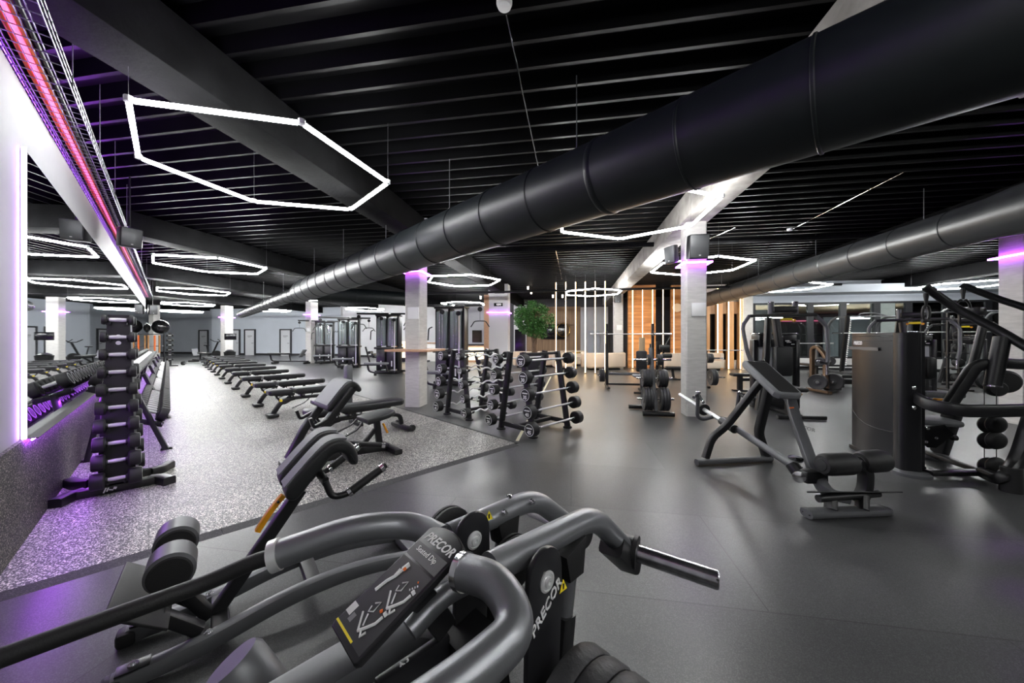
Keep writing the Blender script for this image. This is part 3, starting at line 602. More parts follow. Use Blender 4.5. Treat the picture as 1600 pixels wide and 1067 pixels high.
# ------------------------------------------------------------------ adjustable benches in a row
def make_bench(label):
    """x = head end (away from the mirrors), y across"""
    t = thing('adjustable_bench', label, 'bench', (0, 0, 0), 0, 'row of adjustable benches facing the mirrors')
    br(t, 'front_leg', 'steel_black', [(-.60, 0, .03), (-.585, 0, .08), (-.47, 0, .27), (-.27, 0, .30)], .075, .09, .14, up=V(0, 1, 0), r=.02)
    br(t, 'spine', 'steel_black', [(-.27, 0, .30), (.15, 0, .30), (.62, 0, .22), (.64, 0, .08)], .06, .07, .15, up=V(0, 1, 0), r=.02)
    bx(t, 'front_foot', 'steel_black', (-.61, 0, .035), (.17, .26, .065), None, .025); bx(t, 'rear_foot', 'steel_black', (.64, 0, .045), (.09, .52, .06), None, .02)
    for s_ in (-1, 1): cy(t, 'wheel', 'rubber', (.70, s_*.20, .045), (.70, s_*.245, .045), .045, n=16)
    cu = [(-.17, -.135), (.17, -.135), (.17, .135), (-.17, .135)]
    se = MB(); se.pad([(-.185, -.10), (-.15, -.135), (.175, -.145), (.175, .145), (-.15, .135), (-.185, .10)], .10, basis(V(1, 0, 0), V(0, 1, 0), V(0, 0, 1), V(-.50, 0, .385)), .036); se.build('seat_pad', 'vinyl', t)
    ba = MB(); ba.pad([(-.46, -.14), (.40, -.14), (.45, -.10), (.45, .10), (.40, .14), (-.46, .14)], .10, basis(V(1, 0, 0), V(0, 1, 0), V(0, 0, 1), V(.18, 0, .385)), .036); ba.build('back_pad', 'vinyl', t)
    bx(t, 'seat_carrier', 'steel_black', (-.42, 0, .375), (.30, .07, .035)); bx(t, 'back_carrier', 'steel_black', (.12, 0, .375), (.66, .07, .035))
    for x in (-.32, -.14): bx(t, 'hinge_bracket', 'steel_black', (x, 0, .335), (.07, .10, .07), None, .01)
    for x in (-.32, -.14): cy(t, 'hinge_bolt', 'chrome', (x, -.058, .345), (x, .058, .345), .012, n=10)
    br(t, 'seat_strut', 'steel_black', [(-.56, 0, .37), (-.45, 0, .20), (-.34, 0, .26)], .03, .045, .08, up=V(0, 1, 0))
    br(t, 'ladder_arc', 'steel_black', [(.05, .03, .36), (-.06, .03, .20), (-.28, .03, .12), (-.30, .03, .115)], .012, .045, .12, up=V(0, 1, 0))
    for k in range(4): f = k/3; cy(t, 'ladder_hole', 'chrome', (-.03-.2*f, .022, .235-.115*f**.7), (-.03-.2*f, .039, .235-.115*f**.7), .008, n=8)
    cy(t, 'adjusting_knob', 'warn_yellow', (-.49, -.034, .285), (-.49, -.075, .285), .026, .02, n=14)
    tu(t, 'handle', 'steel_black', [(-.36, 0, .34), (-.50, 0, .22)], .012); cy(t, 'handle_cap', 'chrome', (-.50, 0, .22), (-.508, 0, .213), .013, n=10)
    return snap(t)
bench0 = None
ord_ = ['nearest', 'second nearest', 'third', 'fourth', 'fifth', 'sixth', 'seventh', 'eighth', 'ninth', 'tenth', 'eleventh', 'twelfth', 'farthest']
BA = [5.05, 7.42, 8.80, 10.42, 12.15, 13.85, 15.6, 17.3, 18.9, 20.5, 22.1, 23.8]
for k, a in enumerate(BA):
    lb = 'black flat bench, %s in the row counted from the photographer' % ord_[k] if k else 'black flat bench just behind the preacher curl bench'
    if not bench0: b = bench0 = make_bench(lb)
    else: b = dup(bench0, label=lb)
    b.location = AN(a, 1.92, .016); b.rotation_euler = (0, 0, PI/2-TW)
# one bench has its back pad upright
t = thing('upright_bench', 'short bench whose grey upright back pad pokes up behind the preacher curl bench', 'bench', AN(5.85, 1.95, .016)); c = AN(5.85, 1.95, 0)
def AB(x, y, z): return AN(5.85+y, 1.95+x, z)
MW = basis(NX, AX, V(0, 0, 1), V(0, 0, 0)).to_3x3()
bx(t, 'seat_pad', 'vinyl', AB(-.20, 0, .44), (.42, .28, .06), MW, .02); bx(t, 'back_pad', 'steel_grey', AB(.10, 0, .68), (.10, .16, .60), MW, .03)
br(t, 'frame', 'steel_black', [AB(-.38, 0, .03), AB(-.34, 0, .38), AB(.16, 0, .38), AB(.22, 0, .03)], .06, .06, .06, up=AX)
for x in (-.38, .22): bx(t, 'foot', 'steel_black', AB(x, 0, .04), (.08, .44, .05), MW, .015)
# ------------------------------------------------------------------ preacher curl bench
PC = AN(4.22, 1.45); t = thing('preacher_bench', 'preacher curl bench with a broad grey arm pad on two black posts', 'bench', V(PC.x, PC.y, .016))
def PB(x, y, z): return AN(4.22+y, 1.45+x, z)
# arm pad: slope down to -x, rolled over the top towards +x
prof = [(-.27, .655), (-.255, .70), (-.09, .905), (-.045, .93), (.005, .935), (.06, .90), (.10, .83), (.06, .80), (.01, .85), (-.035, .845), (-.20, .64), (-.235, .63)]
pm = MB(); pm.pad(chaikin(prof), .50, basis(NX, V(0, 0, 1), -AX, PB(0, .25, 0)), .02, 3); pm.build('arm_pad', 'vinyl', t, 50)
g = MB(); gp = [(-.262, .700), (-.092, .911), (-.045, .937), (.005, .942)]; ins = [(-.255, .694), (-.09, .903), (-.045, .929), (.004, .934)]
g.pad(chaikin(gp, False)+chaikin(ins, False)[::-1], .44, basis(NX, V(0, 0, 1), -AX, PB(0, .22, 0)), 0); g.build('pad_cover', 'vinyl_grey', t, 50, 'grey vinyl face of the arm pad')
for y in (-.23, .23):
    br(t, 'post', 'steel_black', [PB(-.52, y*.9, .10), PB(-.35, y, .42), PB(-.01, y*1.05, .86)], .075, .10, .1, up=AX)
    br(t, 'bar_cradle', 'steel_black', [PB(-.27, y*1.15, .56), PB(-.40, y*1.15, .50), PB(-.43, y*1.15, .60)], .03, .05, .04, up=AX)
br(t, 'base_beam', 'steel_black', [PB(-.55, 0, .09), PB(.1, 0, .09), PB(.50, 0, .06)], .08, .08, .1, up=AX)
br(t, 'front_foot', 'steel_black', [PB(-.55, -.30, .045), PB(-.55, .30, .045)], .09, .06); br(t, 'rear_foot', 'steel_black', [PB(.52, -.26, .045), PB(.52, .26, .045)], .09, .06)
br(t, 'seat_post', 'steel_black', [PB(.40, 0, .08), PB(.36, 0, .41)], .07, .07, up=AX); br(t, 'seat_strut', 'steel_black', [PB(.15, 0, .10), PB(.34, 0, .30)], .05, .05, up=AX)
sp = MB(); sp.pad([(-.17, -.17), (.10, -.17), (.20, -.10), (.20, .10), (.10, .17), (-.17, .17)], .065, basis((NX*.98+V(0, 0, .17)).normalized(), AX, (V(0, 0, .98)-NX*.17).normalized(), PB(.36, 0, .43)), .022); sp.build('seat_pad', 'vinyl', t)
br(t, 'adjusting_lever', 'yellow', [PB(.42, -.05, .37), PB(.47, -.06, .25)], .02, .03, up=AX)
br(t, 'ladder_arc', 'steel_black', [PB(.22, .03, .44), PB(.16, .03, .34), PB(.0, .03, .27)], .012, .045, .08, up=AX)
for k in range(4): cy(t, 'ladder_hole', 'chrome', PB(.04+.045*k, .02, .29+.02*k*k*.6), PB(.04+.045*k, .041, .29+.02*k*k*.6), .008, n=8)
tu(t, 'lever_tube', 'steel_black', [PB(-.1, -.12, .25), PB(.28, -.34, .20)], .03); cy(t, 'tube_cap', 'chrome', PB(.28, -.34, .20), PB(.31, -.357, .196), .031)
# ------------------------------------------------------------------ back extension bench in the foreground
HO = V(-1.43, 1.70, 0); hx, hy = V(.77, .64, 0).normalized(), V(-.64, .77, 0).normalized()
def HB(s_, p, z): return HO+hx*s_+hy*p+V(0, 0, z)
MH = basis(hx, hy, V(0, 0, 1), V(0, 0, 0)).to_3x3()
t = thing('back_extension_bench', 'back extension bench with two grey-striped hip pads and a yellow lever on its post', 'bench', HO)
for p in (-.155, .155):
    br(t, 'base_rail', 'steel_grey', [HB(-.31, p, .04), HB(-.05, p, .05), HB(.30, p, .12), HB(.62, p, .12), HB(.95, p, .05)], .065, .075, .2, up=V(0, 0, 1), r=.02, k=8)
    bx(t, 'end_cap', 'rubber', HB(-.31, p, .035), (.07, .085, .07), MH, .02)
    for s_ in (-.25, -.02): la(t, 'bolt', 'chrome', [(.017, 0), (.017, .006), (.009, .006), (.009, .014), (.001, .014)], HB(s_, p, .088 if s_ < -.1 else .093), V(0, 0, 1), 12)
    bx(t, 'bolt_plate', 'steel_black', HB(-.25, p, .083), (.10, .06, .008), MH, .003)
for s_ in (.02, .40): br(t, 'cross_member', 'steel_black', [HB(s_, -.15, .07 if s_ < .1 else .12), HB(s_, .15, .07 if s_ < .1 else .12)], .07, .05)
br(t, 'rear_crossbar', 'steel_grey', [HB(.97, -.36, .045), HB(.97, .44, .045)], .08, .06)
br(t, 'post', 'steel_black', [HB(.0, 0, .08), HB(.06, 0, .16), HB(.36, 0, .58)], .06, .06, .05, up=hy)
br(t, 'inner_post', 'chrome', [HB(.355, 0, .575), HB(.40, 0, .64)], .042, .042, up=hy); br(t, 'pad_arm', 'steel_black', [HB(.39, 0, .625), HB(.50, 0, .76)], .05, .05, up=hy)
br(t, 'adjusting_lever', 'yellow', [HB(.165, -.03, .43), HB(.22, -.035, .52), HB(.275, -.03, .58)], .026, .036, .05, up=hy); cy(t, 'lever_bolt', 'steel_black', HB(.25, -.062, .56), HB(.25, -.045, .56), .006, n=8)
bx(t, 'orange_label', 'orange_mark', HB(.13, 0, .265)-hy*.031, (.012, .003, .022), MH)
# hip pads: J shaped cushions with a rolled top, grey face, black sides
prof = [(.265, .605), (.27, .665), (.43, .835), (.49, .862), (.555, .85), (.60, .80), (.615, .72), (.60, .70), (.565, .71), (.545, .775), (.50, .79), (.465, .77), (.345, .62), (.31, .585)]
face = [(.262, .663), (.425, .841), (.488, .869), (.555, .857)]; inn = [(.268, .657), (.43, .835), (.49, .860), (.553, .848)]
for p in (-.105, .105):
    m = MB(); m.pad(chaikin(prof), .155, basis(hx, V(0, 0, 1), -hy, HB(0, p+.0775, 0)), .022, 4); pd = m.build('hip_pad', 'vinyl', t, 50)
    m = MB(); m.pad(chaikin(face, False)+chaikin(inn, False)[::-1], .105, basis(hx, V(0, 0, 1), -hy, HB(0, p+.0525, 0)), 0); m.build('pad_stripe', 'vinyl_grey', pd, 50, 'grey vinyl stripe over the pad face')
tu(t, 'hand_bar', 'steel_black', [HB(.44, -.19, .66), HB(.47, -.20, .57), HB(.54, -.22, .575), HB(.74, -.24, .69)], .017, .05); tu(t, 'hand_bar', 'steel_black', [HB(.44, .19, .66), HB(.47, .20, .57), HB(.54, .22, .575), HB(.74, .24, .69)], .017, .05)
br(t, 'bar_bridge', 'steel_black', [HB(.44, -.20, .66), HB(.44, .20, .66)], .03, .04)
for p in (-1, 1): tu(t, 'grip_sleeve', 'rubber', [HB(.56, p*.222, .587), HB(.71, p*.238, .673)], .022); cy(t, 'grip_collar', 'chrome', HB(.545, p*.2205, .578), HB(.56, p*.222, .587), .024); cy(t, 'grip_collar', 'chrome', HB(.71, p*.238, .673), HB(.727, p*.24, .683), .024)
# ankle rollers and footplate
br(t, 'roller_post', 'steel_black', [HB(-.02, 0, .08), HB(-.12, 0, .25), HB(-.13, 0, .42)], .05, .06, .08, up=hy)
for p in (-.135, .135):
    m = MB(); m.lathe([(.02, -.075), (.07, -.075), (.082, -.062), (.082, .062), (.07, .075), (.02, .075)], HB(-.14, p, .43), hy, 36); m.build('ankle_roller', 'vinyl_grey' if 0 else 'steel_grey', t, 30)
    m = MB(); m.lathe([(.001, 0), (.072, 0), (.066, .006), (.03, .008), (.001, .008)], HB(-.14, p-.0755*(1 if p < 0 else 1), .43), -hy, 36); m.build('roller_cap', 'rubber', t, 30)
cy(t, 'roller_axle', 'chrome', HB(-.14, -.06, .43), HB(-.14, .06, .43), .014)
m = MB(); m.pad([(-.17, -.22), (.05, -.22), (.05, .22), (-.17, .22)], .012, basis((hx*.8+V(0, 0, -.6)).normalized(), hy, (V(0, 0, .8)+hx*.6).normalized(), HB(-.19, 0, .24)), .004); m.build('foot_plate', 'rubber', t)
br(t, 'foot_plate_arm', 'steel_black', [HB(-.05, -.10, .09), HB(-.18, -.10, .22)], .05, .06, up=hy); br(t, 'foot_plate_arm', 'steel_black', [HB(-.05, .10, .09), HB(-.18, .10, .22)], .05, .06, up=hy)
# ------------------------------------------------------------------ racks of fixed barbells
def make_barbell(name, label, r, L, num, wavy, group):
    """along x, number face on the -x head, origin at bar centre"""
    t = thing(name, label, 'barbell', (0, 0, 0), 0, group); hw = .07+r*.55
    if wavy:
        pts = [V(-L/2+hw, 0, 0), V(-.33, 0, 0), V(-.24, 0, .035), V(-.13, 0, -.028), V(-.05, 0, .022), V(.05, 0, .022), V(.13, 0, -.028), V(.24, 0, .035), V(.33, 0, 0), V(L/2-hw, 0, 0)]
        tu(t, 'bar', 'bar_steel', pts, .014, .04, 10)
    else: tu(t, 'bar', 'bar_steel', [V(-L/2+hw, 0, 0), V(L/2-hw, 0, 0)], .0135, 0, 12); tu(t, 'grip', 'knurled', [V(-.3, 0, 0), V(.3, 0, 0)], .0142, 0, 12)
    for s_ in (-1, 1):
        x0 = L/2-hw; h = la(t, 'head', 'rubber', [(.02, x0-.02), (.022, x0), (r*.9, x0+.003), (r, x0+.014), (r, x0+hw-.014), (r*.9, x0+hw), (.001, x0+hw)], V(0, 0, 0), V(s_, 0, 0), 28)
        la(h, 'ring_mark', 'white_print', [(r*.84, x0+hw-.001), (r*.84, x0+hw+.0015), (r*.77, x0+hw+.0015), (r*.77, x0+hw-.001)], V(0, 0, 0), V(s_, 0, 0), 28)
        if s_ < 0:
            text(num, r*.72, facing(V(-x0-hw-.0005, 0, -r*.34), V(-1, 0, 0)), 'white_print', h, bold=.002)
            m_ = MB(); m_.box(V(-x0-hw-.001, 0, r*.26), (.002, r*1.0, r*.16)); m_.build('name_mark', 'white_print', h)
    return t
def barbell_rack(a0, n0, label):
    t = thing('barbell_rack', label, 'barbell rack', AN(a0, n0)); W2 = .40
    for n in (n0-W2, n0+W2):
        for s_ in (-1, 1):
            br(t, 'upright', 'steel_black', [AN(a0+s_*.335, n, .02), AN(a0+s_*.13, n, 1.20)], .085, .06, up=NX)
            la(t, 'foot', 'rubber', [(.07, 0), (.07, .018), (.045, .03)], AN(a0+s_*.335, n, 0), V(0, 0, 1), 20)
        br(t, 'base_bar', 'steel_black', [AN(a0-.31, n, .10), AN(a0+.31, n, .10)], .05, .07)
    br(t, 'cross_bar', 'steel_black', [AN(a0, n0-W2, .10), AN(a0, n0+W2, .10)], .06, .06); br(t, 'top_bar', 'steel_black', [AN(a0-.13, n0-W2, 1.17), AN(a0-.13, n0+W2, 1.17)], .04, .04)
    return t
def rack_fill(t, a0, n0, side, nums, rads, wavy, who, group, L=1.2):
    for k, (nm, r) in enumerate(zip(nums, rads)):
        z = 1.09-k*.233; f = (z-.02)/1.18; a = a0+side*(.335-.205*f+.115)
        lb = ('wavy-bar' if wavy else 'straight-bar')+' fixed barbell marked %s on the %s' % (nm, who)
        b = make_barbell('barbell', lb, r, L, nm, wavy, group); b.location = AN(a, n0, z); b.rotation_euler = (0, 0, PI/2-TW)
        for n in (n0-.40, n0+.40): br(t, 'cradle', 'steel_black', [AN(a0+side*(.335-.205*f), n, z-.02), AN(a-side*.0, n, z-.028), AN(a+side*.03, n, z+.012)], .05, .014, .01)
for nm, a0, w in (('R', 3.71, 0), ('L', 5.19, 1)):
    n0 = 4.10
    if nm == 'R':
        t = barbell_rack(a0, n0, 'nearer A-shaped rack of fixed straight barbells, at the end of the flecked mat')
        rack_fill(t, a0, n0, -1, ['25', '30', '35', '40', '45'], [.092, .094, .096, .096, .098], 0, 'near side of the right barbell rack', 'fixed barbells on the near side of the right rack')
        rack_fill(t, a0, n0, 1, ['10', '12.5', '15', '17.5', '20'], [.072, .074, .078, .08, .088], 0, 'far side of the right barbell rack', 'fixed barbells on the far side of the right rack')
    else:
        t = barbell_rack(a0, n0, 'farther A-shaped rack of fixed wavy-bar barbells, beside the column with the ledge')
        rack_fill(t, a0, n0, -1, ['10', '12.5', '15', '17.5', '20'], [.062, .066, .07, .074, .082], 1, 'near side of the left barbell rack', 'fixed barbells on the near side of the left rack')
        rack_fill(t, a0, n0, 1, ['25', '30', '35', '40', '45'], [.086, .088, .09, .092, .094], 1, 'far side of the left barbell rack', 'fixed barbells on the far side of the left rack')
b = MB(); p, q = F(808, 689), F(861, 588); b.box((p+q)/2+V(0, 0, .001), ((q-p).length, .045, .002), math.atan2((q-p).y, (q-p).x)); o = solo(b, 'floor_tape', 'tape', '', ''); tag(o, 'pale yellow tape line on the dark floor running under the right barbell rack', 'tape')

# ------------------------------------------------------------------ chest-supported T-bar row (right foreground)
t = thing('row_machine', 'plate-loaded row machine with slanted chest pad and foam rollers on the right floor', 'gym machine', V(2.55, 3.45, 0))
A0_, A1_ = F(1090, 722, .035), F(1203, 716, .035); B0_, B1_ = F(1262, 802, .035), F(1382, 797, .035)
br(t, 'rear_crossbar', 'steel_grey', [A0_, A1_], .075, .06, r=.025); br(t, 'front_crossbar', 'steel_grey', [B0_, B1_], .11, .06, r=.028)
for a, b in ((A0_, A1_), (A1_, A0_), (B0_, B1_), (B1_, B0_)):
    d = (a-b).normalized(); w = .115 if a in (B0_, B1_) else .08
    c = MB(); c.bar([a-d*.004, a+d*.012], w, .065, r=.03); c.build('end_cap', 'steel_grey', t)
for q in (-.03, .03): cy(t, 'cap_bolt', 'rubber', B0_+(B0_-B1_).normalized()*.006+V(.0, q, 0), B0_+(B0_-B1_).normalized()*.016+V(0, q, 0), .005, n=8)
PT = Q(1192, 590, 3.8)                                                 # under the chest pad
br(t, 'left_leg', 'steel_black', [F(1099, 716, .06)+V(.02, 0, 0), Q(1112, 684, 3.98), Q(1135, 665, 3.95), Q(1197, 586, 3.80)], .065, .075, .07, up=V(0, 1, 0))
br(t, 'right_leg', 'steel_black', [F(1197, 712, .06), Q(1185, 676, 4.05), Q(1203, 598, 3.85)], .075, .085, .06, up=V(0, 1, 0))
br(t, 'main_spine', 'steel_grey', [Q(1206, 596, 3.72), Q(1234, 618, 3.56), Q(1243, 655, 3.38), Q(1272, 735, 3.02), Q(1290, 770, 2.88), Q(1325, 778, 2.84)], .085, .085, .12, up=V(0, 0, 1), k=7, r=.02)
text('PRECOR', .045, basis(V(.23, -.66, -.71).normalized(), V(.9, .4, .0).normalized(), V(0, 0, 0), Q(1247, 662, 3.30)) if 0 else facing(Q(1256, 668, 3.30), V(-.6, -1, .25), V(.4, .2, 1)), 'grey_print', t)
bx(t, 'orange_label', 'orange_mark', Q(1237, 637, 3.40), (.05, .004, .012), .2)
padc = [Q(1204, 586, 3.60)]
pdir = (Q(1228, 611, 3.40)-Q(1180, 567, 3.84)).normalized(); pw = V(.98, .12, 0); pw = (pw-pdir*pw.dot(pdir)).normalized(); pn = pw.cross(pdir); pn = -pn if pn.z < 0 else pn
o_ = Q(1204, 590, 3.60)-pn*.05
cs = MB(); cs.pad([(-.12, -.29), (.12, -.29), (.135, -.26), (.135, .26), (.10, .30), (-.10, .30), (-.135, .26), (-.135, -.26)], .075, basis(pw, pdir, pw.cross(pdir), o_-(pw.cross(pdir)*.075 if pw.cross(pdir).z < 0 else V(0, 0, 0))), .025, 3); cp = cs.build('chest_pad', 'vinyl_grey', t)
cs = MB(); z_ = pn*(.0755 if 1 else 0); cs.pad([(-.10, -.26), (.10, -.26), (.10, .26), (.08, .275), (-.08, .275), (-.10, .26)], .004, basis(pw, pdir, pw.cross(pdir), o_+z_-(pw.cross(pdir)*.004 if pw.cross(pdir).z < 0 else V(0, 0, 0))), .001, 1); cs.build('pad_face', 'rubber', cp, label='matt black face of the chest pad')
tu(t, 'lever_tube', 'steel_grey', [V(2.47, 3.03, .27), V(2.53, 4.05, .395)], .035, n=18)
tu(t, 'lever_joint', 'steel_black', [V(2.49, 3.95, .385), V(2.51, 4.22, .415)], .048, n=16)
tu(t, 'load_sleeve', 'bar_steel', [V(2.51, 4.2, .415), V(2.52, 5.30, .56)], .025, n=16); la(t, 'sleeve_collar', 'rubber', [(.03, 0), (.075, 0), (.075, .03), (.03, .03)], V(2.515, 4.62, .468), V(0, 1.1, .145), 20)
for q, hx_ in ((-1, 'left'), (1, 'right')):
    tu(t, 'handle_frame', 'steel_grey', [V(2.515, 4.40, .43), V(2.515+q*.16, 4.36, .40), V(2.515+q*.24, 4.34, .44), V(2.515+q*.25, 4.30, .74)], .022, .08)
    tu(t, 'hand_grip', 'rubber', [V(2.515+q*.25, 4.30, .73), V(2.515+q*.36, 4.18, .71)], .018); cy(t, 'grip_cap', 'chrome', V(2.515+q*.36, 4.18, .71), V(2.515+q*.372, 4.167, .708), .019)
    tu(t, 'hand_grip', 'rubber', [V(2.515+q*.25, 4.30, .73), V(2.515+q*.28, 4.14, .66)], .016); cy(t, 'grip_cap', 'chrome', V(2.515+q*.28, 4.14, .66), V(2.515+q*.283, 4.125, .654), .018)
    la(t, 'frame_cap', 'chrome', [(.03, 0), (.03, .02), (.001, .028)], V(2.515+q*.25, 4.30, .735), V(0, 0, 1), 14)
tu(t, 'pivot_sleeve', 'steel_black', [Q(1237, 725, 3.08), Q(1252, 745, 3.0)], .05, n=18); bx(t, 'pivot_clamp', 'steel_black', Q(1269, 743, 2.98), (.19, .11, .10), .05, .012)
la(t, 'pivot_cap', 'chrome', [(.045, 0), (.045, .012), (.02, .02), (.001, .02)], Q(1248, 745, 2.90), V(-.5, -.9, .1), 22); la(t, 'pivot_cap', 'chrome', [(.055, 0), (.055, .014), (.001, .02)], Q(1243, 718, 3.06), V(-.1, -.2, 1), 22)
rc = Q(1335, 724, 2.86)
for a_, b_ in ((Q(1283, 726, 2.84), Q(1333, 724, 2.86)), (Q(1343, 722, 2.87), Q(1383, 719, 2.89))):
    d = (b_-a_).normalized(); L = (b_-a_).length; m = MB(); m.lathe([(.03, 0), (.07, .006), (.085, .03), (.088, .06), (.088, L-.04), (.08, L-.012), (.03, L)], a_, d, 32); m.build('foam_roller', 'rubber', t)
    la(t, 'roller_rim', 'vinyl', [(.001, -.004), (.045, -.002), (.05, .006)], a_, d, 24)
tu(t, 'roller_axle', 'chrome', [Q(1330, 724, 2.86), Q(1345, 722, 2.87)], .02)
br(t, 'roller_arm', 'steel_black', [Q(1336, 722, 2.87), Q(1353, 733, 2.87), Q(1352, 765, 2.86), Q(1340, 785, 2.86)], .09, .07, .08, up=V(1, 0, 0))
m = MB(); m.pad([(-.34, -.10), (.34, -.10), (.30, .10), (-.26, .10)], .012, basis(V(1, 0, 0), V(0, .92, -.39).normalized(), V(0, .39, .92).normalized(), Q(1326, 770, 2.86)), .004); m.build('foot_plate', 'rubber', t)
tu(t, 'foot_tube', 'steel_black', [Q(1278, 779, 2.78), Q(1372, 771, 2.84)], .028)
for px in (1298, 1347): br(t, 'riser', 'steel_black', [F(px, 797, .05), Q(px, 775, 2.83)], .09, .05, up=V(1, 0, 0))
# ------------------------------------------------------------------ big selectorized lat machine at far right
t = thing('lat_pulldown_machine', 'large black pulldown machine with tall curved weight cover and levers at the right edge', 'gym machine', V(4.3, 3.9, 0))
p0, p1 = V(4.33, 4.50, 0), V(4.02, 3.62, 0); dm = (p1-p0).normalized(); nm_ = V(dm.y, -dm.x, 0); nm_ = nm_ if nm_.x < 0 else -nm_     # towards the left
def LM(s_, n, z): return p0+dm*s_-nm_*n+V(0, 0, z)
Ls = (p1-p0).length
m = MB(); k = 10; pr_ = []
for j in range(k+1):
    f = j/k; pr_.append((f*(Ls-.14), -.05*math.sin(PI*min(1, f*1.0))*1.0))
sec = [LM(a, b, 0) for a, b in pr_]+[LM(Ls-.14, .24, 0), LM(0, .24, 0)]
tops = [1.475+.0*j for j in range(len(sec))]
n = len(sec); m.add([p+V(0, 0, .055) for p in sec]+[p+V(0, 0, 1.425) for p in sec], [tuple(range(n))[::-1], tuple(range(n, 2*n))]+[(i, (i+1) % n, n+(i+1) % n, n+i) for i in range(n)]); m.build('weight_cover', 'satin_black', t, 25)
m = MB(); m.add([p+V(0, 0, 1.43) for p in sec]+[p+V(0, 0, 1.465) for p in sec], [tuple(range(n))[::-1], tuple(range(n, 2*n))]+[(i, (i+1) % n, n+(i+1) % n, n+i) for i in range(n)]); m.build('top_trim', 'satin_black', t, 25)
def onface(f, z, e=.004):
    s0 = f*(Ls-.14); return LM(s0, -.05*math.sin(PI*f)-e, z)
for z, f0, f1 in ((1.375, .04, .96),): tu(t, 'panel_seam', 'rubber', [onface(f0+(f1-f0)*j/8, z, .001) for j in range(9)], .004)
tu(t, 'panel_seam', 'rubber', [onface(.02+.95*j/8, .50-.10*(j/8)-.05*math.sin(PI*j/8), .001) for j in range(9)], .004)
text('PRECOR', .055, facing(onface(.30, 1.345, .006), nm_), 'white_print', t, shear=.25, bold=.003); text('DIVERGING LAT PULLDOWN', .024, facing(onface(.33, 1.285, .006), nm_), 'white_print', t, bold=.0006); bx(t, 'label_strip', 'steel_grey', onface(.42, 1.283, .001), (.56, .003, .034), math.atan2(dm.y, dm.x))
m = MB(); m.sweep([LM(Ls-.07, .06, .05), LM(Ls-.07, .06, 1.46)], rrect(.18, .16, .05, 5), up=dm); m.build('corner_column', 'satin_black', t)
la(t, 'foot', 'steel_grey', [(.15, 0), (.15, .03), (.12, .05)], LM(Ls-.05, .08, 0), V(0, 0, 1), 28); bx(t, 'base_plate', 'steel_black', LM(.36, .13, .03), (.78, .30, .05), math.atan2(dm.y, dm.x), .01)
for z in (.90, .70): la(t, 'bolt', 'chrome', [(.022, 0), (.022, .012), (.01, .02), (.001, .022)], LM(Ls+.02, .06, z), dm-nm_*.7, 14)
# curved arm from the column out to the right front
br(t, 'curved_arm', 'steel_black', [LM(Ls-.03, .10, .80), Q(1452, 633, 3.38), Q(1500, 642, 3.22), Q(1560, 642, 3.16), Q(1640, 640, 3.12)], .06, .115, .2, r=.025, k=7)
# base tubes and right rear mast
br(t, 'base_tube', 'steel_black', [LM(Ls-.0, .18, .05), F(1536, 738, .06)], .10, .05, r=.02); br(t, 'base_tube', 'steel_black', [F(1460, 712, .06)+V(.1, .3, 0), F(1536, 738, .06)], .07, .05, r=.02)
br(t, 'swept_mast', 'steel_black', [F(1536, 738, .07), F(1566, 752, .10), Q(1590, 720, 3.28), Q(1612, 650, 3.25)], .10, .09, .16, up=V(1, 0, 0), k=7, r=.03)
cy(t, 'mast_foot', 'rubber', F(1580, 768, .0), F(1580, 768, .0)+V(0, .0, .22), .07, .065)
# seat, thigh pads, chest pad
br(t, 'seat_column', 'steel_black', [F(1468, 706, .03)+V(0, .0, 0), Q(1490, 640, 3.95)], .14, .10, up=V(1, 0, 0)); la(t, 'column_foot', 'steel_grey', [(.17, 0), (.17, .025), (.12, .04)], F(1462, 716, 0), V(0, 0, 1), 24)
sx = Q(1447, 656, 4.05); bx(t, 'seat_pad', 'vinyl_grey', sx, (.44, .36, .07), -.35, .028)
m = MB(); m.pad([(-.22, .02), (.12, .10), (.20, .0), (.05, -.16), (-.02, -.16)], .012, basis(V(.95, -.3, 0).normalized(), V(0, 0, 1), V(-.3, -.95, 0).normalized(), Q(1452, 676, 3.85)), .002); m.build('seat_bracket', 'steel_black', t)
for a, b in ((1441, 672), (1449, 669), (1462, 684), (1446, 690)): la(t, 'bolt', 'chrome', [(.016, 0), (.016, .01), (.001, .014)], Q(a, b, 3.82), V(-.3, -1, 0), 12)
la(t, 'seat_knob', 'rubber', [(.012, 0), (.014, .07), (.03, .09), (.03, .13), (.001, .15)], Q(1471, 683, 3.85), V(1, -.2, 0), 14)
for a, b in ((1456, 616), (1484, 617)): bx(t, 'thigh_pad', 'vinyl_grey', Q(a, b, 4.0), (.22, .13, .07), -.2, .03)
bx(t, 'orange_latch', 'yellow', Q(1468, 624, 3.85), (.09, .05, .02), -.2, .008)
bx(t, 'chest_pad', 'vinyl', Q(1442, 574, 4.15), (.11, .26, .26), -.25, .04); br(t, 'chest_arm', 'steel_black', [Q(1444, 590, 4.15), Q(1446, 640, 4.1)], .07, .05, up=V(0, 1, 0))
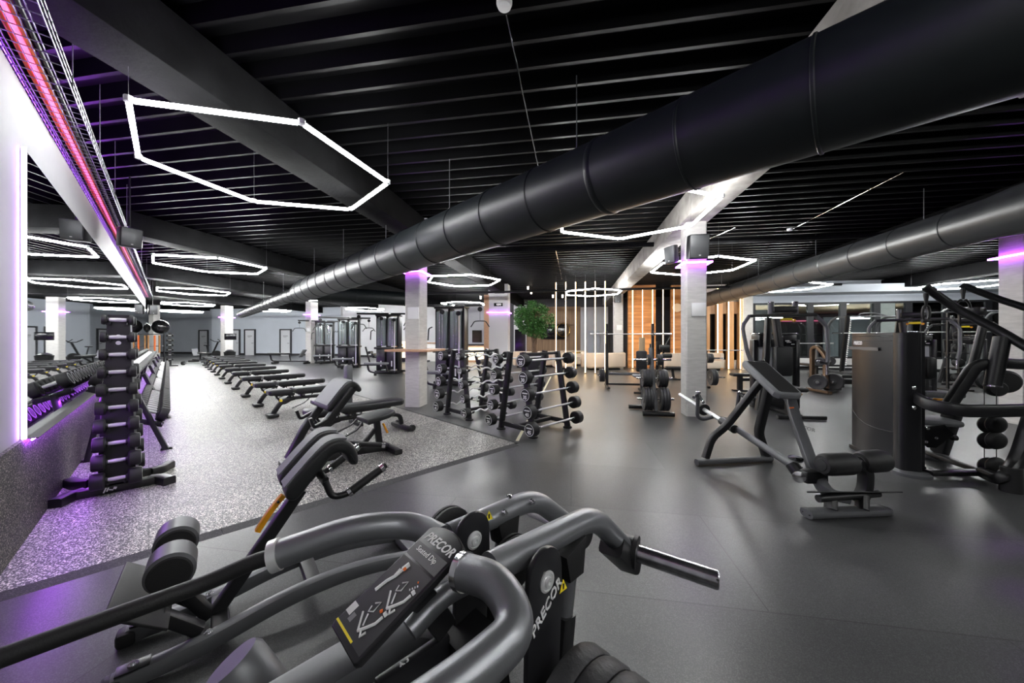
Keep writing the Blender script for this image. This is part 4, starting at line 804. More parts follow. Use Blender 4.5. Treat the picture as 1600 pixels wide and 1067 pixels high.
# upper frame
br(t, 'swept_frame', 'steel_black', [Q(1478, 640, 3.55), Q(1524, 570, 3.5), Q(1556, 567, 3.45), Q(1650, 572, 3.3)], .09, .10, .16, k=8, r=.03)
tu(t, 'lever_arm', 'steel_black', [Q(1446, 448, 3.8), Q(1492, 481, 3.7), Q(1560, 516, 3.45), Q(1660, 575, 3.1)], .04, .1, n=16); tu(t, 'lever_arm', 'steel_black', [Q(1502, 445, 4.1), Q(1562, 468, 3.9), Q(1680, 505, 3.5)], .035, .1, n=16)
for a, y in ((1447, 3.78), (1505, 4.08)):
    top = Q(a, 458 if a < 1480 else 450, y); la(t, 'strap_socket', 'rubber', [(.012, 0), (.016, .06), (.022, .10), (.022, .13)], top-V(0, 0, .13), V(0, 0, 1), 12)
    rr = .075; pts = [top+V(0, 0, -.13)]+[top+V(math.sin(an)*rr*(.5 if a < 1480 else 1), 0, -.13-.085+math.cos(an)*.085) for an in [math.radians(x) for x in range(20, 341, 20)]]; tu(t, 'strap_handle', 'rubber', pts[1:], .012, 0, 8); cy(t, 'handle_grip', 'rubber', top+V(-rr*.6, 0, -.295), top+V(rr*.6, 0, -.295), .016)
cy(t, 'lever_post', 'steel_black', Q(1566, 527, 3.42), Q(1551, 602, 3.42), .058, n=24); la(t, 'post_rim', 'chrome', [(.06, 0), (.06, .012), (.02, .014)], Q(1551, 604, 3.42), V(.1, 0, 1), 24)
cy(t, 'rear_post', 'steel_black', Q(1537, 505, 3.8), Q(1519, 575, 3.8), .035, n=16); bx(t, 'top_block', 'steel_black', Q(1522, 487, 3.9), (.14, .14, .09), .3, .015)
for a, y in ((1538, 3.6), (1557, 3.45)):
    cy(t, 'cable', 'rubber', Q(a, 572, y), Q(a, 732, y), .0035, n=6)
la(t, 'brown_cam', 'sofa', [(.001, -.03), (.075, -.03), (.085, -.02), (.085, .02), (.075, .03), (.001, .03)], Q(1542, 590, 3.7), V(-.5, -.9, 0), 28, ) if 0 else None
for y_ in (663, 688, 728):
    for dx, yy in ((-.035, 3.58), (.045, 3.45)):
        c = Q(1549, y_, yy)+V(dx, 0, 0); m = MB(); m.lathe([(.001, -.035), (.05, -.032), (.078, -.02), (.088, 0), (.078, .02), (.05, .032), (.001, .035)], c, V(-.15, -1, 0), 28); m.build('cable_pulley', 'rubber', t, 50)
# medicine-ball like counterweight cams behind the post
for a, b, y, r, m_ in ((1541, 594, 3.85, .10, 'steel_grey'), (1570, 596, 3.8, .12, 'rubber'), (1556, 607, 3.7, .08, 'rubber')):
    m = MB(); m.lathe([(.001, -.05), (r*.8, -.045), (r, -.02), (r, .02), (r*.8, .045), (.001, .05)], Q(a, b, y), V(-.4, -.9, 0), 28); m.build('cam_wheel', m_, t)
# ------------------------------------------------------------------ chest fly machines (one beyond the row machine, one behind the lat machine)
def make_fly(label):
    """origin on the floor under the weight stack; faces -y"""
    t = thing('chest_fly_machine', label, 'gym machine')
    bx(t, 'stack_cover', 'stack_grey', (.12, .10, .86), (.64, .24, 1.10), None, .02); bx(t, 'lower_frame', 'steel_black', (.12, .10, .15), (.72, .30, .28), None, .02); bx(t, 'header', 'satin_black', (.12, .05, 1.36), (.70, .30, .26), None, .03)
    bx(t, 'header_rim', 'chrome', (.12, .05, 1.50), (.72, .32, .02), None, .008)
    text('PRECOR', .05, facing((.12, -.102, 1.44), V(0, -1, 0)), 'white_print', t, shear=.25); 
    for x in (-.10, .34): bx(t, 'instruction_card', 'screen', (x, -.108, 1.31), (.20, .008, .13), None, .003); bx(t, 'card_marks', 'white_print', (x-.03, -.113, 1.33), (.08, .003, .02)); bx(t, 'card_marks', 'white_print', (x+.04, -.113, 1.29), (.06, .003, .018))
    for x in (.06, .12, .18): bx(t, 'guide_rail', 'chrome', (x, -.03, .85), (.025, .02, 1.05))
    for x in (-.27, .51): bx(t, 'side_post', 'satin_black', (x, .02, .70), (.08, .16, 1.36), None, .02)
    br(t, 'main_mast', 'steel_black', [(-.42, -.40, .03), (-.22, -.30, 1.0), (-.12, -.2, 1.80)], .11, .10, .1, up=V(1, 0, 0)); br(t, 'rear_mast', 'steel_black', [(-.08, -.5, .95), (-.14, -.45, 1.78)], .12, .10, up=V(1, 0, 0))
    br(t, 'top_beam', 'steel_black', [(-.55, -.35, 1.83), (.62, -.35, 1.85)], .10, .06); bx(t, 'cam_housing', 'steel_black', (.06, -.33, 1.95), (.42, .2, .12), None, .03)
    for x in (-.15, .28): cy(t, 'cam_roller', 'steel_grey', (x, -.33, 1.86), (x, -.33, 2.08), .05, n=18); la(t, 'roller_cap', 'chrome', [(.05, 0), (.045, .02), (.001, .028)], V(x, -.33, 2.08), V(0, 0, 1), 18)
    br(t, 'label_bar', 'warn_yellow', [(-.02, -.42, 1.76), (.17, -.42, 1.76)], .02, .05)
    for x in (-.05, .20): cy(t, 'stop_pin', 'yellow', (x, -.44, 1.74), (x, -.40, 1.74), .025, n=12)
    for s_ in (-1, 1):
        x = .035+s_*.58; tu(t, 'fly_arm', 'steel_grey', [(x, -.35, 1.84), (x+s_*.16, -.40, 1.64), (x+s_*.12, -.50, 1.15), (x+s_*.06, -.55, .92)], .034, .10, n=14); tu(t, 'hand_grip', 'rubber', [(x+s_*.05, -.55, .95), (x-s_*.12, -.60, .99)], .018); cy(t, 'grip_cap', 'chrome', (x-s_*.12, -.60, .99), (x-s_*.135, -.604, .993), .021)
        cy(t, 'arm_end', 'chrome', (x+s_*.06, -.55, .92), (x+s_*.055, -.56, .74), .024, n=12)
    bx(t, 'back_pad', 'vinyl', (-.05, -.52, .98), (.30, .10, .55), None, .04); bx(t, 'seat_pad', 'vinyl', (-.05, -.72, .50), (.36, .40, .08), None, .03); br(t, 'seat_post', 'steel_black', [(-.05, -.66, .03), (-.05, -.66, .47)], .09, .09)
    br(t, 'base_beam', 'steel_black', [(-.05, -.95, .05), (-.05, .1, .05)], .09, .07); br(t, 'front_foot', 'steel_black', [(-.42, -.95, .04), (.36, -.95, .04)], .08, .06)
    bx(t, 'orange_latch', 'yellow', (.10, -.70, .40), (.10, .04, .03), None, .01)
    return snap(t)
fly = make_fly('chest fly machine with outstretched arms and a grey weight panel, behind the row machine'); fly.location = V(5.12, 7.05, 0); fly.rotation_euler = (0, 0, -.10)
f2 = dup(fly, V(9.45, 8.55, 0), -.55, 'chest fly machine half hidden behind the pulldown machine')
f3 = dup(fly, V(13.9, 11.0, 0), -.8, 'distant chest fly machine near the right edge of the photo')
# ------------------------------------------------------------------ weight plates
def make_plate(name, label, r, th, group=None, m='cast_iron'):
    t = thing(name, label, 'weight plate', (0, 0, 0), 0, group)
    b = MB(); b.lathe([(.026, -th/2), (r*.34, -th/2), (r*.38, -th*.34), (r*.78, -th*.34), (r*.84, -th/2), (r*.97, -th/2), (r, -th*.3), (r, th*.3), (r*.97, th/2), (r*.84, th/2), (r*.78, th*.34), (r*.38, th*.34), (r*.34, th/2), (.026, th/2), (.026, -th/2)], V(0, 0, 0), V(1, 0, 0), 36); b.build('disc', m, t)
    la(t, 'hub_ring', 'chrome', [(.026, -th*.52), (.038, -th*.52), (.038, th*.52), (.026, th*.52)], V(0, 0, 0), V(1, 0, 0), 20)
    return snap(t)
PL = {}
def plate(p, rz, r, label, group, th=.045):
    k = (r, th)
    if k not in PL: o = PL[k] = make_plate('weight_plate', label, r, th, group)
    else: o = dup(PL[k], label=label, group=group)
    o.location = p; o.rotation_euler = (0, 0, rz); return o
# plate tree in the middle
TC = V(2.66, 6.62, 0); t = thing('plate_tree', 'black plate tree with three pairs of loaded pegs in the middle of the floor', 'plate rack', TC)
def PTc(x, y, z): return TC+UX*x+VX*y+V(0, 0, z)
br(t, 'mast', 'steel_grey', [PTc(0, -.16, .07), PTc(-.02, .0, .75), PTc(-.04, .12, 1.22)], .08, .06, .2, up=UX); br(t, 'front_foot', 'steel_black', [PTc(-.26, -.30, .05), PTc(.28, -.30, .05)], .09, .085, r=.04); br(t, 'rear_foot', 'steel_black', [PTc(-.40, .36, .05), PTc(.24, .36, .05)], .09, .085, r=.04); br(t, 'base_beam', 'steel_black', [PTc(0, -.30, .05), PTc(0, .36, .05)], .07, .06)
for z, y, r, n_, wid in ((.29, -.12, .215, 3, .05), (.66, -.02, .165, 3, .05), (1.0, .06, .105, 2, .045)):
    cy(t, 'peg', 'chrome', PTc(-.32 if r > .11 else -.36, y, z), PTc(.32, y, z), .02)
    for s_ in (-1, 1):
        for k in range(n_ if not (r < .11 and s_ < 0) else 1):
            plate(PTc(s_*(.085+k*wid*1.06), y, z), -TH, r, '%s black weight plates on the %s side of the plate tree' % ({.215: 'largest', .165: 'middle-sized', .105: 'small'}[r], 'left' if s_ < 0 else 'right'), 'plates on the plate tree, %s %s' % (r, s_), wid)
# bench press rack behind it
BC = V(3.33, 10.0, 0); t = thing('bench_press_rack', 'bench press with an empty barbell across two tall uprights, behind the plate tree', 'gym machine', BC)
def BP(x, y, z): return BC+UX*x+VX*y+V(0, 0, z)
for s_ in (-1, 1):
    x = s_*.62; br(t, 'upright', 'steel_black', [BP(x, 0, .04), BP(x, 0, 1.82)], .07, .09, up=VX); br(t, 'side_foot', 'steel_black', [BP(x, -.5, .05), BP(x, .45, .05)], .07, .06); cy(t, 'peg', 'chrome', BP(x, .12, .34), BP(x+s_*.26, .12, .34), .022)
    br(t, 'hook', 'steel_grey', [BP(x, -.05, 1.62), BP(x, -.05, 1.50), BP(x, -.13, 1.50), BP(x, -.13, 1.56)], .05, .015, .01, up=UX)
    br(t, 'spotter_strut', 'steel_black', [BP(x, .28, .05), BP(x, .28, 1.25)], .05, .08, up=VX)
br(t, 'cross_beam', 'steel_grey', [BP(-.62, 0, .40), BP(.62, 0, .40)], .06, .08); br(t, 'cross_beam', 'steel_black', [BP(-.62, .3, .07), BP(.62, .3, .07)], .06, .06)
b = thing('barbell', 'empty long barbell resting across the uprights of the bench press', 'barbell', BP(0, -.09, 1.545))
cy(b, 'bar', 'bar_steel', BP(-.66, -.09, 1.53), BP(.66, -.09, 1.53), .014); [cy(b, 'sleeve', 'bar_steel', BP(s_*.67, -.09, 1.53), BP(s_*1.10, -.09, 1.53), .025) for s_ in (-1, 1)]; [la(b, 'collar', 'chrome', [(.014, -.015), (.035, -.015), (.035, .015), (.014, .015)], BP(s_*.66, -.09, 1.53), UX, 18) for s_ in (-1, 1)]
for k in range(3): plate(BP(-.70-.05*k, .12, .34), -TH, .19, 'dark weight plates stored low on the left upright of the bench press', 'plates on the bench press', .045)
plate(BP(.72, .12, .34), -TH, .19, 'dark weight plate stored low on the right upright of the bench press', 'plates on the bench press right')
t = thing('utility_bench', 'black upholstered bench with an upright roll-shaped backrest, under the empty barbell', 'bench', BP(.18, -.9, 0))
bx(t, 'back_pad', 'vinyl', BP(.20, -.65, .80), (.28, .10, .56), -TH, .045); bx(t, 'seat_pad', 'vinyl_grey', BP(.18, -1.0, .45), (.52, .34, .06), -TH, .025); br(t, 'frame', 'steel_black', [BP(.18, -1.15, .05), BP(.18, -.45, .05)], .07, .06); br(t, 'seat_post', 'steel_black', [BP(.18, -.85, .05), BP(.18, -.72, .60)], .09, .09, up=UX); br(t, 'front_foot', 'steel_black', [BP(-.08, -1.15, .04), BP(.42, -1.15, .04)], .07, .05)
# leg-curl machine and barbell in front of the wood wall
LC = V(5.25, 12.6, 0); t = thing('leg_curl_machine', 'small black machine with two stacked roller pads, seen just left of the right column', 'gym machine', LC)
def LCp(x, y, z): return LC+UX*x+VX*y+V(0, 0, z)
bx(t, 'upper_pad', 'vinyl', LCp(.15, -.1, 1.10), (.36, .14, .18), -TH, .05); bx(t, 'lower_pad', 'vinyl', LCp(.2, -.15, .80), (.34, .3, .16), -TH, .05); br(t, 'mast', 'steel_black', [LCp(-.05, .15, .03), LCp(-.02, .1, 1.30)], .10, .08, up=VX); br(t, 'mast', 'steel_black', [LCp(.15, .2, .03), LCp(.15, .0, 1.1)], .06, .06, up=VX)
tu(t, 'handle', 'steel_grey', [LCp(.2, .0, 1.15), LCp(.34, -.1, 1.45)], .018); bx(t, 'seat_pad', 'vinyl', LCp(.35, -.55, .42), (.5, .34, .07), -TH, .03); br(t, 'seat_post', 'steel_black', [LCp(.35, -.5, .03), LCp(.3, -.5, .40)], .08, .08, up=VX); br(t, 'base', 'steel_black', [LCp(-.1, .2, .05), LCp(.35, -.75, .05)], .08, .06); br(t, 'foot', 'steel_black', [LCp(.1, -.75, .04), LCp(.6, -.75, .04)], .08, .05)
cy(None, 'x', 'steel_grey', (0, 0, -9), (0, 0, -8.9), .01) if 0 else None
b = MB(); p = Q(1003, 578, 12.6); b.cyl(V(p.x, p.y, 0), Q(1003, 527, 12.6), .10, n=20); tag(solo(b, 'bollard', 'beige', '', ''), 'slim brown cylinder standing before the wood-clad wall', 'post')
# incline press partly hidden behind the right column
IC = V(6.0, 9.55, 0); t = thing('incline_bench', 'low bench press station showing right behind the right column, bar across it', 'gym machine', IC)
def IP(x, y, z): return IC+UX*x+VX*y+V(0, 0, z)
bx(t, 'seat_pad', 'vinyl', IP(.10, -.1, .44), (.42, .30, .08), -TH, .03); br(t, 'seat_post', 'steel_black', [IP(.10, -.1, .03), IP(.10, -.1, .40)], .12, .12, up=VX); bx(t, 'foot', 'steel_black', IP(.10, -.1, .02), (.34, .14, .04), -TH, .01); br(t, 'beam', 'steel_black', [IP(.15, .0, .30), IP(1.15, .25, .30)], .10, .09)
for x in (-.55, .95): br(t, 'upright', 'steel_black', [IP(x, .5, .03), IP(x+.02, .5, 1.05)], .07, .09, up=VX); br(t, 'foot', 'steel_black', [IP(x, .2, .04), IP(x, .85, .04)], .07, .06)
b = thing('barbell', 'thin barbell crossing behind the right column above the low bench', 'barbell', IP(.2, .45, 1.06)); cy(b, 'bar', 'bar_steel', IP(-.95, .45, 1.07), IP(1.35, .45, 1.07), .014)
for k in range(3): plate(IP(-.52-.05*k, .12, .86), -TH, .13, 'small plates showing at the right edge of the concrete column', 'small plates by the column'); plate(IP(-.46-.05*k, .05, .34), -TH, .22, 'large plates showing low at the right edge of the concrete column', 'large plates by the column')
for z, xx in ((.86, -.5), (.34, -.5)): cy(t, 'peg', 'chrome', IP(xx-.05, .12 if z > .5 else .05, z), IP(xx+.3, .12 if z > .5 else .05, z), .02)
# brown plate rack
q0_ = F(1267, 607); t = thing('plate_rack', 'bronze-brown arched plate rack with four loaded pegs, between the row machine and the grey cover', 'plate rack', V(8.35, 9.5, 0))
br(t, 'arched_frame', 'wood_edge' if 0 else 'bronze', [Q(1269, 604, 9.9), Q(1269, 544, 9.9), Q(1277, 541, 9.7), Q(1290, 556, 9.4), Q(1290, 585, 9.4), Q(1291, 608, 9.2)], .09, .10, .12, up=V(1, 0, 0), k=6)
br(t, 'base_bar', 'bronze', [F(1262, 607, .05), F(1297, 614, .05)], .10, .07); br(t, 'base_bar', 'steel_black', [F(1290, 612, .05), F(1312, 608, .05)], .08, .06)
for (px, py, y, r, n_, w_) in ((1281, 565, 9.3, .105, 2, 'small upper left'), (1296, 564, 9.3, .12, 2, 'upper right'), (1277, 597, 9.2, .20, 3, 'large lower left'), (1301, 597, 9.3, .22, 3, 'large lower right')):
    c = Q(px, py, y); dl = V(.8, .6, 0).normalized(); cy(t, 'peg', 'chrome', c-dl*.08, c+dl*.24, .02)
    for k in range(n_): plate(c+dl*(.05*k), math.atan2(.6, .8), r, '%s weight plates on the bronze plate rack' % w_, 'plates on the bronze rack, %s' % w_)
t = thing('low_bench', 'low black bench end beside the bronze plate rack', 'bench', F(1325, 604)); c = F(1325, 604); bx(t, 'seat_pad', 'vinyl', c+V(0, 0, .30), (.5, .3, .09), -TH, .03); bx(t, 'frame', 'steel_black', c+V(.1, 0, .14), (.9, .12, .14), -TH, .02)
for x in (-.3, .5): bx(t, 'foot', 'steel_black', c+V(x, 0, .035), (.08, .4, .07), -TH, .01)
# smith machines along the windows
def make_smith(label, W2=.9):
    t = thing('smith_machine', label, 'gym machine')
    for s_ in (-1, 1):
        x = s_*W2; br(t, 'notched_upright', 'steel_black', [(x, .10, .06), (x, -.22, 2.30)], .10, .13, up=V(1, 0, 0)); br(t, 'guide_rail', 'chrome', [(x-s_*.06, .05, .08), (x-s_*.06, -.28, 2.26)], .02, .02, up=V(1, 0, 0))
        for k in range(22): 
            f = k/21; bx(t, 'notch', 'plastic_white', (x-s_*.075, -.02-.26*f*1.0, .35+1.75*f), (.03, .05, .035), Matrix.Rotation(.5, 3, 'X'))
        br(t, 'side_arch', 'steel_grey', [(x, -.22, 2.26), (x, .45, 2.28), (x, .85, 2.0), (x, .9, .06)], .08, .08, .30, up=V(1, 0, 0)); br(t, 'base_rail', 'steel_grey', [(x, -.65, .05), (x, 1.05, .05)], .09, .08)
        cy(t, 'plate_peg', 'chrome', (x+s_*.04, .88, .55), (x+s_*.3, .88, .55), .022)
    br(t, 'top_bar', 'steel_grey', [(-W2, -.22, 2.27), (W2, -.22, 2.27)], .05, .05); br(t, 'rear_bar', 'steel_black', [(-W2, .9, .25), (W2, .9, .25)], .06, .08); tu(t, 'pull_up_arch', 'steel_grey', [(-W2*.55, -.2, 2.27), (-W2*.3, .1, 2.42), (W2*.3, .1, 2.42), (W2*.55, -.2, 2.27)], .03, .2)
    cy(t, 'bar', 'bar_steel', (-W2-.42, -.17, 1.62), (W2+.42, -.17, 1.62), .016)
    for s_ in (-1, 1): cy(t, 'sleeve', 'chrome', (s_*(W2+.10), -.17, 1.62), (s_*(W2+.5), -.17, 1.62), .026)
    return snap(t)
sm = make_smith('tilted smith machine with white-notched uprights before the windows'); sm.location = V(14.35, 13.7, 0); sm.location = onV(1358, 16.2); sm.rotation_euler = (0, 0, -TH)
dup(sm, onV(1500, 14.0), -TH-.35, 'second smith machine with notched uprights, at the far right behind the pulldown machine')
# olympic bar and bench between column and bronze rack, before the windows
def flat_station(c, rz, label, bl):
    t = thing('bench_press_rack', label, 'gym machine', c, rz)
    def L(x, y, z): return Vector(c)+V(x, y, z)
    for s_ in (-1, 1): br(t, 'upright', 'steel_grey', [L(s_*.55, 0, .04), L(s_*.55, -.06, 1.20)], .07, .09, up=V(0, 1, 0)); br(t, 'side_foot', 'steel_grey', [L(s_*.55, -.35, .05), L(s_*.55, .45, .05)], .08, .06)
    br(t, 'cross_beam', 'steel_black', [L(-.55, 0, .3), L(.55, 0, .3)], .06, .08); bx(t, 'bench_pad', 'vinyl', L(0, -.55, .43), (.3, 1.1, .08), None, .03); br(t, 'bench_leg', 'steel_black', [L(0, -.95, .03), L(0, -.95, .4)], .07, .07, up=V(0, 1, 0)); bx(t, 'bench_foot', 'steel_black', L(0, -.95, .03), (.5, .08, .05), None, .01)
    b = thing('barbell', bl, 'barbell', Vector(c)+V(0, 0, 1.18), rz)
    def K(x, y, z): return Vector(c)+V(x, y, z)
    cy(b, 'bar', 'bar_steel', K(-.65, -.08, 1.22), K(.65, -.08, 1.22), .014)
    for s_ in (-1, 1): cy(b, 'sleeve', 'bar_steel', K(s_*.66, -.08, 1.22), K(s_*1.08, -.08, 1.22), .025)
flat_station(onV(1250, 15.3), -TH, 'bench press station between the chest fly machine and the windows', 'light barbell on the bench press station before the windows')
# rack of round weights at far right
t = thing('ball_rack', 'black rack with dark round weights beside the second smith machine', 'rack', V(12.0, 9.6, 0)); c = V(12.0, 9.6, 0)
for x in (-.16, .16): br(t, 'post', 'steel_black', [c+V(x, 0, .02), c+V(x, 0, 2.1)], .05, .05, up=V(0, 1, 0))
bx(t, 'foot', 'steel_black', c+V(0, 0, .02), (.5, .5, .04), None, .01)
for k, z in enumerate((.35, .75, 1.15, 1.5)):
    bx(t, 'shelf', 'steel_black', c+V(0, -.05, z-.14), (.34, .3, .02))
    b = MB(); b.sphere(c+V(0, -.1, z), .13-.01*k); tag(solo(b, 'medicine_ball', 'rubber', '', ''), 'dark round weight ball on the %s shelf of the far right rack' % ['lowest', 'second lowest', 'third', 'top'][k], 'ball')

# ------------------------------------------------------------------ multi-station cable towers
def make_tower(label):
    t = thing('cable_tower', label, 'gym machine')
    for x in (-.26, .20):
        bx(t, 'upper_guard', 'smoke_panel', (x+.0, -.02, 1.66), (.34, .34, 1.12), None, .03); bx(t, 'lower_guard', 'satin_black', (x, -.02, .58), (.36, .36, .82), None, .03)
        for dx in (-.05, .05): cy(t, 'guide_rod', 'chrome', (x+dx, -.205, 1.12), (x+dx, -.205, 2.2), .012, n=8)
        bx(t, 'weight_label', 'plastic_white', (x+.02, -.205, .40), (.05, .006, .22))
    bx(t, 'waist_belt', 'steel_black', (0, -.03, 1.02), (1.06, .46, .09), None, .03); bx(t, 'base', 'steel_black', (0, 0, .06), (.98, .52, .12), None, .02)
    for x in (-.46, -.03, .44): bx(t, 'post', 'steel_black', (x, .02, 1.18), (.07, .30, 2.30), None, .015)
    bx(t, 'chrome_post', 'bar_steel', (.36, -.24, 1.1), (.04, .04, 2.1)); bx(t, 'top_cap', 'satin_black', (0, 0, 2.34), (1.0, .40, .08), None, .02)
    br(t, 'overhead_arm', 'steel_black', [(.0, .0, 2.40), (-1.35, -.1, 2.42)], .09, .07); br(t, 'overhead_arm', 'steel_black', [(.1, .0, 2.40), (.95, .1, 2.40)], .09, .07)
    for x, y, z in ((-1.28, -.1, 2.30), (.35, -.27, 2.14), (.88, .1, 2.28), (-.20, -.24, 2.2)): la(t, 'pulley', 'rubber', [(.001, -.03), (.07, -.025), (.055, 0), (.07, .025), (.001, .03)], V(x, y, z), V(.3, -1, 0), 20)
    cy(t, 'cable', 'rubber', (-1.28, -.1, 2.26), (-1.28, -.1, 2.02), .006, n=6); tu(t, 'pulldown_bar', 'steel_black', [(-1.62, -.1, 1.80), (-1.52, -.1, 1.98), (-1.28, -.1, 2.0), (-1.04, -.1, 1.98), (-.94, -.1, 1.80)], .016, .06)
    cy(t, 'cable', 'rubber', (.88, .1, 2.24), (.88, .1, 1.95), .006, n=6); tu(t, 'pulldown_bar', 'steel_black', [(.58, .1, 1.75), (.70, .1, 1.92), (.88, .1, 1.93), (1.06, .1, 1.92), (1.18, .1, 1.75)], .016, .05)
    br(t, 'seat_beam', 'steel_black', [(.45, .1, .10), (1.7, .1, .10)], .08, .07); br(t, 'seat_post', 'steel_black', [(.95, .1, .10), (.72, .1, 1.0)], .07, .09, up=V(0, 1, 0)); bx(t, 'seat_pad', 'vinyl', (1.35, .1, .50), (.62, .30, .08), None, .03); br(t, 'seat_leg', 'steel_black', [(1.62, .1, .02), (1.50, .1, .45)], .07, .07, up=V(0, 1, 0))
    tu(t, 'thigh_roller', 'vinyl', [(.95, -.18, .72), (.95, .38, .72)], .07, n=16); tu(t, 'thigh_roller', 'vinyl', [(1.1, -.18, .62), (1.1, .38, .62)], .06, n=16)
    bx(t, 'front_seat', 'vinyl_grey', (.0, -.95, .46), (.86, .34, .08), None, .03); br(t, 'seat_frame', 'steel_black', [(-.36, -.95, .40), (-.32, -.95, .16), (-.05, -.95, .10), (.62, -.7, .14)], .06, .06, .12); br(t, 'seat_frame', 'steel_black', [(.38, -.95, .40), (.44, -.92, .14)], .06, .06, up=V(0, 1, 0)); cy(t, 'foot', 'rubber', (-.05, -.95, 0), (-.05, -.95, .09), .05); br(t, 'low_beam', 'steel_black', [(.1, -.9, .10), (.1, -.2, .08)], .07, .06)
    br(t, 'side_handle', 'steel_black', [(-.52, -.25, 1.75), (-.62, -.3, 1.7), (-.64, -.3, 1.35)], .03, .04, .05, up=V(0, 1, 0))
    return snap(t)
tw = make_tower('four-sided cable tower left of the column with the ledge, grey seat in front'); tw.location = F(608, 583); tw.rotation_euler = (0, 0, -TH)
dup(tw, F(546, 574), .15, 'cable tower in the middle of the three beyond the benches'); dup(tw, F(508, 567), .3, 'farthest cable tower, right beside a concrete column'); dup(tw, F(706, 601), -.3, 'cable tower right of the column with the ledge, behind the wavy barbells')
# ------------------------------------------------------------------ seated dip machine in the foreground
t = thing('seated_dip_machine', 'grey plate-loaded seated dip machine with curved levers in the foreground', 'gym machine', AN(.62, .45))
aN, aF = .53, .725
def N_(px, py, a=aN): return onA(px, py, a)
k2 = [N_(752, 893), N_(800, 866), N_(926, 803), Q(985, 862, 1.02)]
tu(t, 'near_lever', 'gunmetal', [N_(765, 888), N_(926, 806), N_(978, 858)], .030, .07, n=28, k=8)
tu(t, 'near_handle', 'gunmetal', [N_(758, 888)*1, Q(716, 886, .66)]+[] , .033, 0, n=28) if 0 else None
tu(t, 'near_handle', 'gunmetal', [Q(722, 892, .665), Q(778, 908, .62), Q(815, 980, .555), Q(745, 1045, .50), Q(560, 1180, .42)], .031, .07, n=28, k=10)
la(t, 'handle_rim', 'chrome', [(.0315, -.003), (.0335, -.003), (.0335, .010), (.0315, .010)], Q(722, 892, .665), (Q(778, 908, .62)-Q(722, 892, .665)), 28)
la(t, 'handle_endcap', 'gunmetal', [(.0315, 0), (.001, .0015)], Q(722, 892, .665), (Q(722, 892, .665)-Q(778, 908, .62)), 28)
f1, f2_ = onA(830, 780, aF), onA(893, 812, aF)
tu(t, 'far_lever', 'gunmetal', [onA(700, 838, aF), onA(834, 778, aF), onA(905, 832, aF)], .030, .07, n=28, k=8)
tu(t, 'far_handle', 'gunmetal', [onA(690, 842, aF), Q(648, 820, .90), Q(560, 822, .86), Q(430, 868, .80)], .031, .08, n=28, k=8)
hb = [Q(432, 867, .80), Q(400, 876, .79), Q(330, 906, .76), Q(240, 938, .72), Q(120, 984, .67), Q(-60, 1045, .60)]
tu(t, 'far_hand_grip', 'rubber', [Q(432, 867, .80), Q(395, 878, .785), Q(330, 908, .76), Q(-60, 1050, .585)], .0168, .12, n=24)
la(t, 'grip_collar', 'bar_steel', [(.022, 0), (.0345, 0), (.0345, .018), (.022, .018)], Q(424, 870, .797), Q(445, 862, .805)-Q(424, 870, .797), 28)
# plate horns
ho = N_(978, 858); he = Q(1124, 907, .955); hd = (he-ho).normalized()
la(t, 'horn_socket', 'steel_black', [(.03, -.035), (.042, -.03), (.042, .02), (.030, .026)], ho, hd, 28); la(t, 'horn_flange', 'rubber', [(.02, .022), (.047, .022), (.047, .034), (.02, .034)], ho, hd, 30)
la(t, 'plate_horn', 'worn_chrome', [(.0245, .03), (.0245, (he-ho).length-.004), (.021, (he-ho).length), (.001, (he-ho).length)], ho, hd, 28); cy(t, 'horn_hole', 'rubber', he-hd*.012+V(-.004, -.02, .011), he-hd*.012+V(-.004, -.0245, .013), .003, n=8)
br(t, 'socket_clamp', 'steel_black', [N_(955, 850), N_(984, 878)], .06, .07, up=hd)
ho2 = onA(905, 832, aF); la(t, 'horn_socket', 'steel_black', [(.03, -.03), (.042, -.03), (.042, .03), (.03, .03)], ho2, AX, 28); la(t, 'plate_horn', 'knurled', [(.0245, .03), (.0245, .24), (.001, .24)], ho2, AX, 24)
# pivot plates (tall tapered side frames), far and near
def side_plate(px, py, a, w, name, deep=.014):
    c = onA(px, py, a); n0 = c.dot(NX); zc = c.z; pts = []
    for j in range(13): an = math.radians(180-15*j); pts.append((n0+w*math.cos(an), zc+.012+w*1.05*math.sin(an)))
    pts += [(n0+w*1.02, zc-.06), (n0+w*.55, zc-.42), (n0+w*.1, .06), (n0-w*1.9, .06), (n0-w*1.2, zc-.42)]
    m = MB(); m.pad(pts, deep, basis(NX, V(0, 0, 1), -AX, AX*a), .004, 2); return m.build(name, 'satin_black', t, 30), c
for px, py, a, w, an in ((846, 903, aN-.047, .052, 'near'), (735, 840, aF-.047, .050, 'far')):
    o, c = side_plate(px, py, a, w, 'pivot_plate'); side_plate(px, py, a+.088, w, 'pivot_plate')
    la(t, 'pivot_bolt', 'bar_steel', [(.021, 0), (.021, .003), (.0165, .0045), (.0155, .003), (.011, .003), (.010, .009), (.0045, .009), (.004, .004), (.001, .004)], c-AX*.0142, -AX, 30)
o = text('PRECOR', .030, basis((NX*.80+V(0, 0, .60)).normalized(), (NX*-.60+V(0, 0, .80)).normalized(), -AX, onA(854, 949, aN-.047-.0155)), 'white_print', t, shear=.3, bold=.0006, label='white diagonal lettering on the near side plate')
bn = MB()
for j in range(3): p = onA(829-3.5*j, 966+3.6*j, aN-.047-.0152); bn.box(p, (.004, .001, .026), basis(NX, -AX, V(0, 0, 1), V(0, 0, 0)).to_3x3()@Matrix.Rotation(-.35, 3, 'Y'))
bn.build('logo_bars', 'white_print', t)
